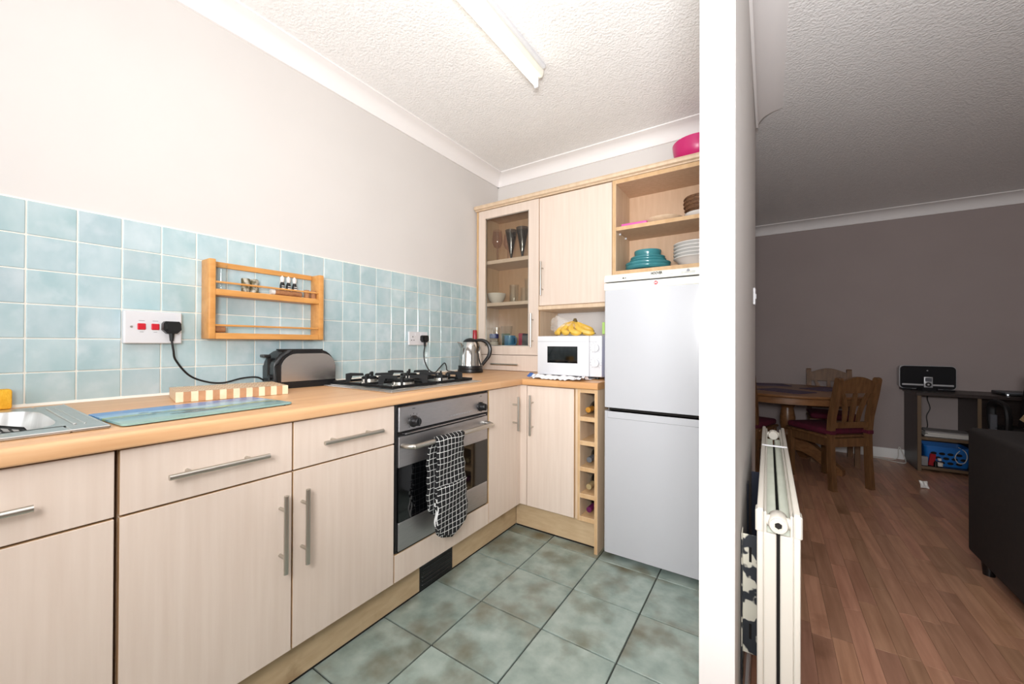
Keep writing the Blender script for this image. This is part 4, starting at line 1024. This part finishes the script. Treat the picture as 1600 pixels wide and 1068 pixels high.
for y in (QY0+.018, QY1-.03):
    g = G().cyl((QX0+t-.001, y, QZ1-.03), (QX1-t+.001, y, QZ1-.03), .0125, seg=14)
    g.lathe([(.0, -.024), (.017, -.024), (.0195, -.02), (.0195, .02), (.017, .024), (0, .024)], (xm, y, QZ1-.03), 20, axis='y')
    pp = part('pipe_tee', g, m_rad, R)
    if y < -1:
        part('blanking_plug', G().lathe([(.0165, -.0245), (.0165, -.029), (.0135, -.03), (.0085, -.03), (.0085, -.026), (0, -.026)], (xm, y, QZ1-.03), 20, axis='y'), m_rad, pp)
        part('key_hole', G().lathe([(.0075, -.0265), (.0075, -.0268), (0, -.0268)], (xm, y, QZ1-.03), 6, axis='y'), m_dark, pp)
part('top_clip', G().box(QX0+.002, QX1-.002, -.99, -.982, QZ1-.003, QZ1+.002, .001), m_whitep, R)
bk = part('bracket', G().box(1.88, 1.9155, -1.50, -1.497, .27, .588, .001).box(1.879, 1.8815, -1.53, -1.485, .2, .60, .0008), m_bracket, R, 'dark steel wall bracket with flaking cream paint')
part('slot', G().box(1.8955, 1.9015, -1.5005, -1.4995, .515, .555).box(1.8955, 1.9015, -1.5005, -1.4995, .31, .35), m_dark, bk)
part('bracket', G().box(1.89, 1.9155, -1.14, -1.137, .3, .66, .001).box(1.878, 1.8815, -1.16, -1.12, .2, .62, .0008), m_darkmetal, R, 'plain dark steel wall bracket')
part('bottom_pipe', G().cyl((1.90, -1.62, LF+.001), (1.90, -1.62, .13), .008, seg=12).cyl((1.90, -1.62, .13), (1.935, -1.62, .14), .008, seg=12), m_officegrey, R)
R = root('light_switch', 'white light switch on the partition wall above the dining table', 'switch', (1.874, -.36, 1.345))
fp = part('faceplate', G().box(1.8742, 1.884, -.405, -.318, 1.303, 1.389, .003), m_whitep, R)
part('rocker', G().box(1.8835, 1.887, -.372, -.352, 1.335, 1.36, .001), m_whitep, fp)

# ---------------------------------------------------------------- living room
# round pedestal table
TBX, TBY, TBZ, TBR = 2.10, 2.055, .66, .63
R = root('dining_table', 'round antique pine pedestal dining table in the dim living room', 'table', (TBX, TBY, LF))
part('table_top', G().lathe([(0, TBZ-.028), (TBR-.02, TBZ-.028), (TBR-.004, TBZ-.022), (TBR, TBZ-.012), (TBR-.004, TBZ-.003), (TBR-.012, TBZ), (0, TBZ)], (TBX, TBY, 0), 72), m_table, R)
part('apron', G().lathe([(TBR-.055, TBZ-.082), (TBR-.03, TBZ-.082), (TBR-.03, TBZ-.028), (TBR-.055, TBZ-.028), (TBR-.055, TBZ-.082)], (TBX, TBY, 0), 72), m_table, R)
part('column', G().lathe([(0, LF+.16), (.07, LF+.16), (.08, LF+.2), (.08, LF+.26), (.055, LF+.3), (.05, LF+.34), (.062, LF+.40), (.066, LF+.46), (.055, LF+.53), (.05, LF+.56), (.075, LF+.60), (.10, LF+.63), (.11, TBZ-.03), (0, TBZ-.03)], (TBX, TBY, 0), 28), m_table, R)
top = [(.04, .30), (.12, .285), (.22, .24), (.32, .165), (.41, .08), (.45, .055), (.45, 0)]; bot = [(.36, 0), (.30, .06), (.22, .12), (.13, .155), (.04, .16)]
for k in range(4):
    a = math.radians(-24+90*k)
    g = G().prism([(u, v) for u, v in top+bot], 'y', -.035, .035); g.xf(Matrix.Translation((TBX, TBY, LF)) @ Matrix.Rotation(a, 4, 'Z')); part('foot', g, m_table, R)
# placemats
def placemat(c, ang, hx, hy, label):
    g = G().prism(rrect(hx, hy, .008, 3), 'z', TBZ+.0005, TBZ+.005); g.xf(Matrix.Translation((c[0], c[1], 0)) @ Matrix.Rotation(ang, 4, 'Z'))
    solo('placemat', g, m_mat, label, 'placemat', (c[0], c[1], TBZ), 'plum placemats on the round table')
placemat((2.075, 1.80), -.62, .20, .135, 'plum placemat on the round table nearest to the radiator')
placemat((2.42, 2.21), .9, .19, .135, 'plum placemat on the round table in front of the far chair')
placemat((1.92, 2.42), .3, .2, .135, 'plum placemat at the far left of the round table')

def make_chair(label):
    R = root('dining_chair', label, 'chair', (0, 0, 0), 'pine dining chairs with crimson cushions')
    W = .172
    def post(sx):
        P = [(-.235, 0), (-.19, 0), (-.178, .22), (-.172, .44), (-.185, .6), (-.225, .8), (-.25, .915), (-.262, .925), (-.282, .92), (-.29, .905), (-.268, .78), (-.228, .6), (-.212, .44), (-.218, .22)]
        return G().prism(P, 'x', sx*W-.021, sx*W+.021)
    for s in (-1, 1): part('rear_leg', post(s), m_chair, R)
    for s in (-1, 1): part('front_leg', G().prism([(s*W-.02, .175), (s*W+.02, .175), (s*W+.02, .215), (s*W-.02, .215)], 'z', 0, .425), m_chair, R)
    part('seat_frame', G().box(-W-.012, -W+.012, -.18, .18, .35, .42, .002).box(W-.012, W+.012, -.18, .18, .35, .42, .002).box(-W, W, .183, .207, .35, .42, .002).box(-W, W, -.205, -.181, .35, .42, .002), m_chair, R)
    part('seat', G().box(-W-.03, W+.03, -.18, .235, .42, .44, .006, seg=2), m_chair, R)
    # rails and splats follow the rake of the back: y = -.2 at z .5 to -.27 at z .9
    def Y(z): return -.195-(z-.5)*.165
    def rail(z0, f, n=12, ya=0):
        g = G()
        def top_(u): return f(2*u-1)
        V = []
        for i in range(n+1):
            u = i/n; x = -W+.015+(2*W-.03)*u
            zt = top_(u); V.append((x, z0, zt))
        b = g.b; rows = []
        for x, za, zb in V:
            rows.append([b.verts.new((x, Y(za)-.013, za)), b.verts.new((x, Y(za)+.011, za)), b.verts.new((x, Y(zb)+.011, zb)), b.verts.new((x, Y(zb)-.013, zb))])
        for p, q in zip(rows, rows[1:]):
            for k in range(4): b.faces.new([p[k], p[(k+1) % 4], q[(k+1) % 4], q[k]])
        b.faces.new(rows[0]); b.faces.new(rows[-1][::-1]); return g
    part('top_rail', rail(.795, lambda s: .885+.045*math.cos(s*PI/2)**1.2), m_chair, R)
    part('back_rail', rail(.505, lambda s: .555), m_chair, R)
    for k, (xb, xt) in enumerate(((-.062, -.118), (0, 0), (.062, .118))):
        g = G(); b = g.b; rows = []
        for i in range(9):
            u = i/8; z = .55+.25*u; x = xb+(xt-xb)*(u**2.2); hw_ = .0135+.005*math.sin(PI*u)
            rows.append([b.verts.new((x-hw_, Y(z)-.009, z)), b.verts.new((x+hw_, Y(z)-.009, z)), b.verts.new((x+hw_, Y(z)+.007, z)), b.verts.new((x-hw_, Y(z)+.007, z))])
        for p, q in zip(rows, rows[1:]):
            for j in range(4): b.faces.new([p[j], p[(j+1) % 4], q[(j+1) % 4], q[j]])
        b.faces.new(rows[0]); b.faces.new(rows[-1][::-1]); part('splat', g, m_chair, R)
    c = part('cushion', G().box(-W-.02, W+.02, -.165, .225, .441, .495, .022, seg=3), m_crim, R)
    for s in (-1, 1): part('tie', G().box(s*W-.024, s*W+.024, -.222, -.158, .455, .485, .004), m_crim, c)
    return R
ch = make_chair('pine chair on the near side of the round table, seen from behind, whole')
dup(ch, (2.49, 2.475, LF), PI, 'pine chair on the far side of the round table against the wall')
dup(ch, (1.752, 1.545, LF), math.radians(-20), 'pine chair mostly hidden behind the partition wall, only one back post showing')
ch.location = (2.372, 1.625, LF); ch.rotation_euler = (0, 0, math.radians(40))

# desk
R = root('desk', 'dark wenge desk with open shelves against the living room far wall', 'desk', (3.7, 2.68, LF))
DX0, DX1, DY0, DY1, DZ = 3.118, 4.45, 2.465, 2.895, .657
part('desk_top', G().box(DX0-.012, DX1+.01, DY0-.012, DY1, DZ-.03, DZ, .002), m_wenge, R)
part('side_panel', G().box(DX0, DX0+.028, DY0, DY1, LF, DZ-.03, .001, 0, 1, 0), [m_wenge, m_wengeedge], R)
part('side_panel', G().box(DX1-.028, DX1, DY0, DY1, LF, DZ-.03, .001, 0, 1, 0), [m_wenge, m_wengeedge], R)
part('divider', G().box(3.5, 3.526, DY0, DY1, LF, DZ-.03, .001, 0, 1, 0), [m_wenge, m_wengeedge], R)
for z in (.212, -.062): part('shelf', G().box(DX0+.028, 3.5, DY0+.008, DY1-.02, z, z+.028, .001, 0, 1, 2), [m_wenge, m_wengeedge], R)
part('back_panel', G().box(3.526, DX1-.028, DY1-.02, DY1-.005, .05, DZ-.03), m_wenge, R)

# speaker dock with a music player in it
R = root('speaker_dock', 'black rounded speaker dock standing on the left end of the desk', 'speaker', (3.245, 2.74, DZ))
def vrect(x0, x1, z0, z1, r, n=5):
    P = []
    for cx, cz, a0 in ((x1-r, z1-r, 0), (x0+r, z1-r, 90), (x0+r, z0+r, 180), (x1-r, z0+r, 270)):
        P += [(cx+r*math.cos(math.radians(a0+90*i/n)), cz+r*math.sin(math.radians(a0+90*i/n))) for i in range(n+1)]
    return P
part('casing', G().prism(vrect(3.047, 3.443, DZ+.012, DZ+.242, .035), 'y', 2.72, 2.80), m_silver, R)
fr = part('front', G().prism(vrect(3.052, 3.438, DZ+.016, DZ+.238, .033), 'y', 2.712, 2.722), m_speak, R)
part('silver_strip', G().box(3.065, 3.425, 2.709, 2.716, DZ+.045, DZ+.062, .003), m_silver, fr)
part('badge', G().cyl((3.245, 2.713, DZ+.195), (3.245, 2.71, DZ+.195), .006, seg=12), m_grey_mark, fr)
part('dock_base', G().prism([(3.17, 2.72), (3.2, 2.66), (3.29, 2.66), (3.32, 2.72)], 'z', DZ, DZ+.03), m_speak, R)
part('foot', G().box(3.06, 3.14, 2.70, 2.79, DZ, DZ+.014, .004), m_speak, R); part('foot', G().box(3.35, 3.43, 2.70, 2.79, DZ, DZ+.014, .004), m_speak, R)
R = root('music_player', 'small silver music player sitting in the speaker dock', 'music player', (3.245, 2.69, DZ+.03))
part('body', G().box(3.214, 3.276, 2.682, 2.692, DZ+.031, DZ+.135, .004, seg=2), m_silver, R)
part('screen', G().box(3.222, 3.268, 2.6808, 2.683, DZ+.09, DZ+.126), m_officegrey, R)
w_ = part('click_wheel', G().cyl((3.245, 2.682, DZ+.06), (3.245, 2.6802, DZ+.06), .022, seg=24), m_black, R)
part('button', G().cyl((3.245, 2.6803, DZ+.06), (3.245, 2.6795, DZ+.06), .008, seg=16), m_silver, w_)
R = root('laptop', 'closed black laptop lying on the desk near the photo edge', 'laptop', (3.85, 2.66, DZ))
part('base', G().box(3.68, 4.04, 2.52, 2.78, DZ+.003, DZ+.018, .004, seg=2), m_black, R)
part('lid', G().box(3.68, 4.04, 2.52, 2.78, DZ+.0185, DZ+.03, .004, seg=2), m_officegrey, R)
part('power_light', G().box(3.69, 3.70, 2.5185, 2.521, DZ+.008, DZ+.014), M('power_light', (240, 244, 250), emit=3), R)
for x in (3.71, 4.01):
    for y in (2.55, 2.75): part('foot', G().cyl((x, y, DZ), (x, y, DZ+.004), .008, seg=8), m_black, R)
# on the shelves
gp = 'papers stacked on the desk shelf'
z = .2402
for k in range(5):
    a = rnd.uniform(-.06, .06); x0 = 3.17+rnd.uniform(-.006, .01); hh = (.012, .008, .010, .006, .012)[k]
    g = G().box(-.14, .16, -.10, .10, 0, hh, .001); g.xf(Matrix.Translation((x0+.155, 2.62, z)) @ Matrix.Rotation(a, 4, 'Z'))
    solo('magazine', g, m_papergrey if k == 4 else m_paper, ('lowest', 'second', 'middle', 'fourth')[k]+' white magazine of the pile on the desk shelf' if k < 4 else 'grey-covered magazine on top of the pile on the desk shelf', 'magazine', (x0+.155, 2.62, z), gp); z += hh+.0006
R = root('storage_basket', 'blue plastic basket with oval holes on the bottom desk shelf', 'basket', (3.34, 2.66, -.034))
def bk_(): pass
BZ0, BZ1 = -.0335, .15
g = G()
P = rrect(.15, .12, .03, 4); n = len(P)
rows = []
for z, k in ((BZ0, .9), (BZ0+.01, .93), (BZ1-.012, 1.0), (BZ1-.01, 1.04), (BZ1, 1.04), (BZ1, .99), (BZ0+.012, .9)):
    rows.append([g.b.verts.new((3.335+x*k, 2.66+y*k, z)) for x, y in P])
for a, b in zip(rows, rows[1:]):
    for i in range(n): g.b.faces.new([a[i], a[(i+1) % n], b[(i+1) % n], b[i]])
g.b.faces.new(rows[0]); g.b.faces.new(rows[-1])
bs = part('tub', g, m_basket, R)
g = G()
for r_ in range(3):
    for c_ in range(4):
        x = 3.245+c_*.055+(r_ % 2)*.027; z = .0+r_*.042
        e = [(x+.021*math.cos(a*PI/6), z+.013*math.sin(a*PI/6)) for a in range(12)]
        yy = 2.66-.12*(.93+.07*(z-BZ0)/(BZ1-BZ0)); g.prism(e, 'y', yy-.0012, yy+.003)
part('hole', g, m_dark, bs)
R = root('pill_bottle', 'small white-capped bottle in front of the blue basket', 'bottle', (3.275, 2.505, -.034))
part('body', G().lathe([(0, -.0335), (.02, -.0335), (.021, -.03), (.021, .015), (.016, .025), (.012, .028)], (3.275, 2.505, 0), 18), m_mauve, R)
part('label', G().lathe([(.0214, -.024), (.0214, .008)], (3.275, 2.505, 0), 18), m_paper, R)
part('cap', G().lathe([(.014, .026), (.0145, .045), (.012, .047), (0, .047)], (3.275, 2.505, 0), 16), m_whitep, R)
solo('small_box', G().box(3.152, 3.195, 2.49, 2.53, -.0335, .05, .002), m_papergrey, 'small grey-white box at the left end of the bottom desk shelf', 'box', (3.17, 2.51, -.034))
solo('red_carton', G().box(-.02, .02, -.01, .01, 0, .11, .002).xf(Matrix.Translation((3.222, 2.52, -.0305)) @ Matrix.Rotation(.12, 4, 'Y')), m_redcap, 'dark red carton leaning between grey box and small bottle', 'carton', (3.222, 2.52, -.034))
solo('bottle', G().lathe([(0, -.0335), (.014, -.0335), (.014, .005), (.008, .012), (.008, .022), (0, .022)], (3.247, 2.497, 0), 14), m_bottle, 'tiny dark bottle beside the white-capped bottle on the desk shelf', 'bottle', (3.247, 2.497, -.034))
solo('cable', G().tube(smoothpath([(3.41, 2.56, .155), (3.44, 2.52, .13), (3.45, 2.51, .08), (3.43, 2.50, .03), (3.395, 2.505, .02), (3.375, 2.51, .06), (3.385, 2.515, .1), (3.41, 2.53, .13)], 6), .0032, 6), m_whitecable, 'white cable looped over the front of the blue basket', 'cable', (3.41, 2.53, .06))
solo('cable', G().tube(smoothpath([(3.27, 2.80, DZ-.032), (3.275, 2.84, .56), (3.295, 2.845, .47), (3.272, 2.85, .39), (3.28, 2.855, .30), (3.28, 2.885, .25), (3.28, 2.887, .2), (3.31, 2.887, .15)], 6), .004, 6), m_rubber, 'black cable hanging behind the open desk shelf', 'cable', (3.28, 2.85, .4))
pts = smoothpath([(2.80, 2.80, LF+.004), (2.90, 2.79, LF+.004), (3.0, 2.72, LF+.004), (3.08, 2.70, LF+.004), (3.10, 2.76, LF+.02), (3.09, 2.82, .0), (3.07, 2.83, .05), (3.06, 2.82, .02), (3.05, 2.80, LF+.03), (3.0, 2.80, LF+.006), (2.92, 2.83, LF+.004), (2.82, 2.84, LF+.004)], 7)
solo('cable', G().tube(pts, .0045, 6), m_whitecable, 'loose white cable coiled on the floor beside the desk', 'cable', (2.95, 2.78, LF))
def sheet_pt(u, v):  # small crumpled pale sheet, upright on the floor
    a, b = (u-.5), (v-.5)
    k = 1-.14*(1-abs(2*u-1))*abs(2*v-1)-.14*(1-abs(2*v-1))*abs(2*u-1)
    return (3.02+a*.06*k-b*.008, 1.86+a*.035+.02*b+.010*noise.noise(Vector((u*4, v*4, 5))), LF+.03+b*.055*k-a*.008)
solo('sheet', G().grid(sheet_pt, 9, 9), m_sheet, 'small crumpled silver-white wrapper standing on the wooden floor', 'sheet', (3.02, 1.86, LF), smooth=20)

# office chair at the desk
OC = (3.80, 2.20)
R = root('office_chair', 'black office chair with looped armrests pushed up to the desk', 'chair', (OC[0], OC[1], LF))
g = G()
for k in range(5):
    a = math.radians(20+72*k); g.prism([(0, .045), (.02, .1), (.27, .075), (.28, .055), (.27, .045)], 'y', -.022, .022) if False else None
    h = G().prism([(0, .05), (0, .105), (.05, .105), (.27, .075), (.285, .055)], 'y', -.02, .02); h.xf(Matrix.Translation((OC[0], OC[1], LF)) @ Matrix.Rotation(a, 4, 'Z'))
    me = bpy.data.meshes.new('tmp'); h.b.to_mesh(me); g.b.from_mesh(me); h.b.free(); bpy.data.meshes.remove(me)
base = part('star_base', g, m_officeblk, R)
for k in range(5):
    a = math.radians(20+72*k); x, y = OC[0]+.27*math.cos(a), OC[1]+.27*math.sin(a)
    part('castor', G().cyl((x-.012, y, LF+.027), (x+.012, y, LF+.027), .027, seg=14).cyl((x, y, LF+.03), (x, y, LF+.07), .007, seg=8), m_black, base)
part('gas_column', G().cyl((OC[0], OC[1], LF+.09), (OC[0], OC[1], LF+.42), .025, seg=14), m_black, R)
part('seat', G().box(OC[0]-.24, OC[0]+.24, OC[1]-.22, OC[1]+.24, LF+.42, LF+.50, .03, seg=3), m_officeblk, R)
def obk(u, v):
    x = (u-.5)*.44*(1-.12*v); z = LF+.55+.42*v; y = OC[1]-.23-.05*v+.05*(2*u-1)**2
    return (OC[0]+x, y, z)
o = part('backrest', G().grid(obk, 13, 9), m_officeblk, R); s_ = o.modifiers.new('thick', 'SOLIDIFY'); s_.thickness = .05; s_.offset = 0
part('back_bar', G().box(OC[0]-.03, OC[0]+.03, OC[1]-.29, OC[1]-.26, LF+.43, LF+.75, .004).box(OC[0]-.03, OC[0]+.03, OC[1]-.28, OC[1]+.05, LF+.405, LF+.425, .004), m_officeblk, R)
for s_ in (-1, 1):
    x = OC[0]+s_*.265
    pts = smoothpath([(x, OC[1]-.16, LF+.5), (x, OC[1]-.17, LF+.62), (x, OC[1]-.12, LF+.70), (x, OC[1]+.02, LF+.715), (x, OC[1]+.11, LF+.68), (x, OC[1]+.12, LF+.60), (x, OC[1]+.09, LF+.48)], 6)
    a_ = part('armrest', G().tube(pts, .03, 10, flat=.6), m_officeblk, R)
    part('arm_support', G().box(x-.02, x+.02, OC[1]+.07, OC[1]+.11, LF+.40, LF+.60, .004).box(min(x, OC[0]), max(x, OC[0]), OC[1]+.06, OC[1]+.1, LF+.395, LF+.415, .002), m_officegrey, a_)

# sofa, seen from behind and end on
R = root('sofa', 'dark brown suede sofa with its back to the room at the right edge', 'sofa', (3.25, -.6, LF))
SX = 2.836; SYF = .385; SYN = -1.75; SZ_ = .66
part('back', G().box(SX, SX+.23, SYN, SYF, LF+.085, SZ_, .02, seg=3), m_sofa, R)
part('arm', G().box(SX+.18, SX+.92, SYF-.22, SYF, LF+.085, SZ_-.03, .03, seg=3), m_sofa, R)
part('arm', G().box(SX+.18, SX+.92, SYN, SYN+.22, LF+.085, SZ_-.03, .03, seg=3), m_sofa, R)
part('seat_base', G().box(SX+.2, SX+.9, SYN+.2, SYF-.2, LF+.09, .2, .02, seg=2), m_sofa, R)
for k in range(2):
    y0 = SYN+.225+k*.845; part('seat_cushion', G().box(SX+.22, SX+.93, y0, y0+.84, .2, .34, .04, seg=3), m_sofa, R)
for x in (SX+.055, SX+.86):
    for y in (SYN+.07, SYF-.075): part('foot', G().cyl((x, y, LF), (x, y, LF+.092), .022, .03, 14), m_black, R)
def pil(sg):
    def f(u, v):
        x, y = 2*u-1, 2*v-1; e = (1-x**4)*(1-y**4)
        pin = 1-.1*(x*x*(1-abs(y))+0)-0
        return (x*.2, y*.2, sg*.085*math.sqrt(max(e, 0)))
    return f
g = G().grid(pil(1), 15, 15); g.grid(pil(-1), 15, 15); bmesh.ops.remove_doubles(g.b, verts=g.b.verts[:], dist=.0005)
for v in g.b.verts: v.co += v.co.normalized()*.012*noise.noise(v.co*30)
g.xf(Matrix.Translation((3.145, .02, .785)) @ Matrix.Rotation(math.radians(12), 4, 'Z') @ Matrix.Rotation(math.radians(72), 4, 'X') @ Matrix.Rotation(math.radians(48), 4, 'Z'))
solo('cushion', g, m_fur, 'beige fleecy cushion propped on the dark sofa at the photo edge', 'cushion', (3.145, .02, .55))
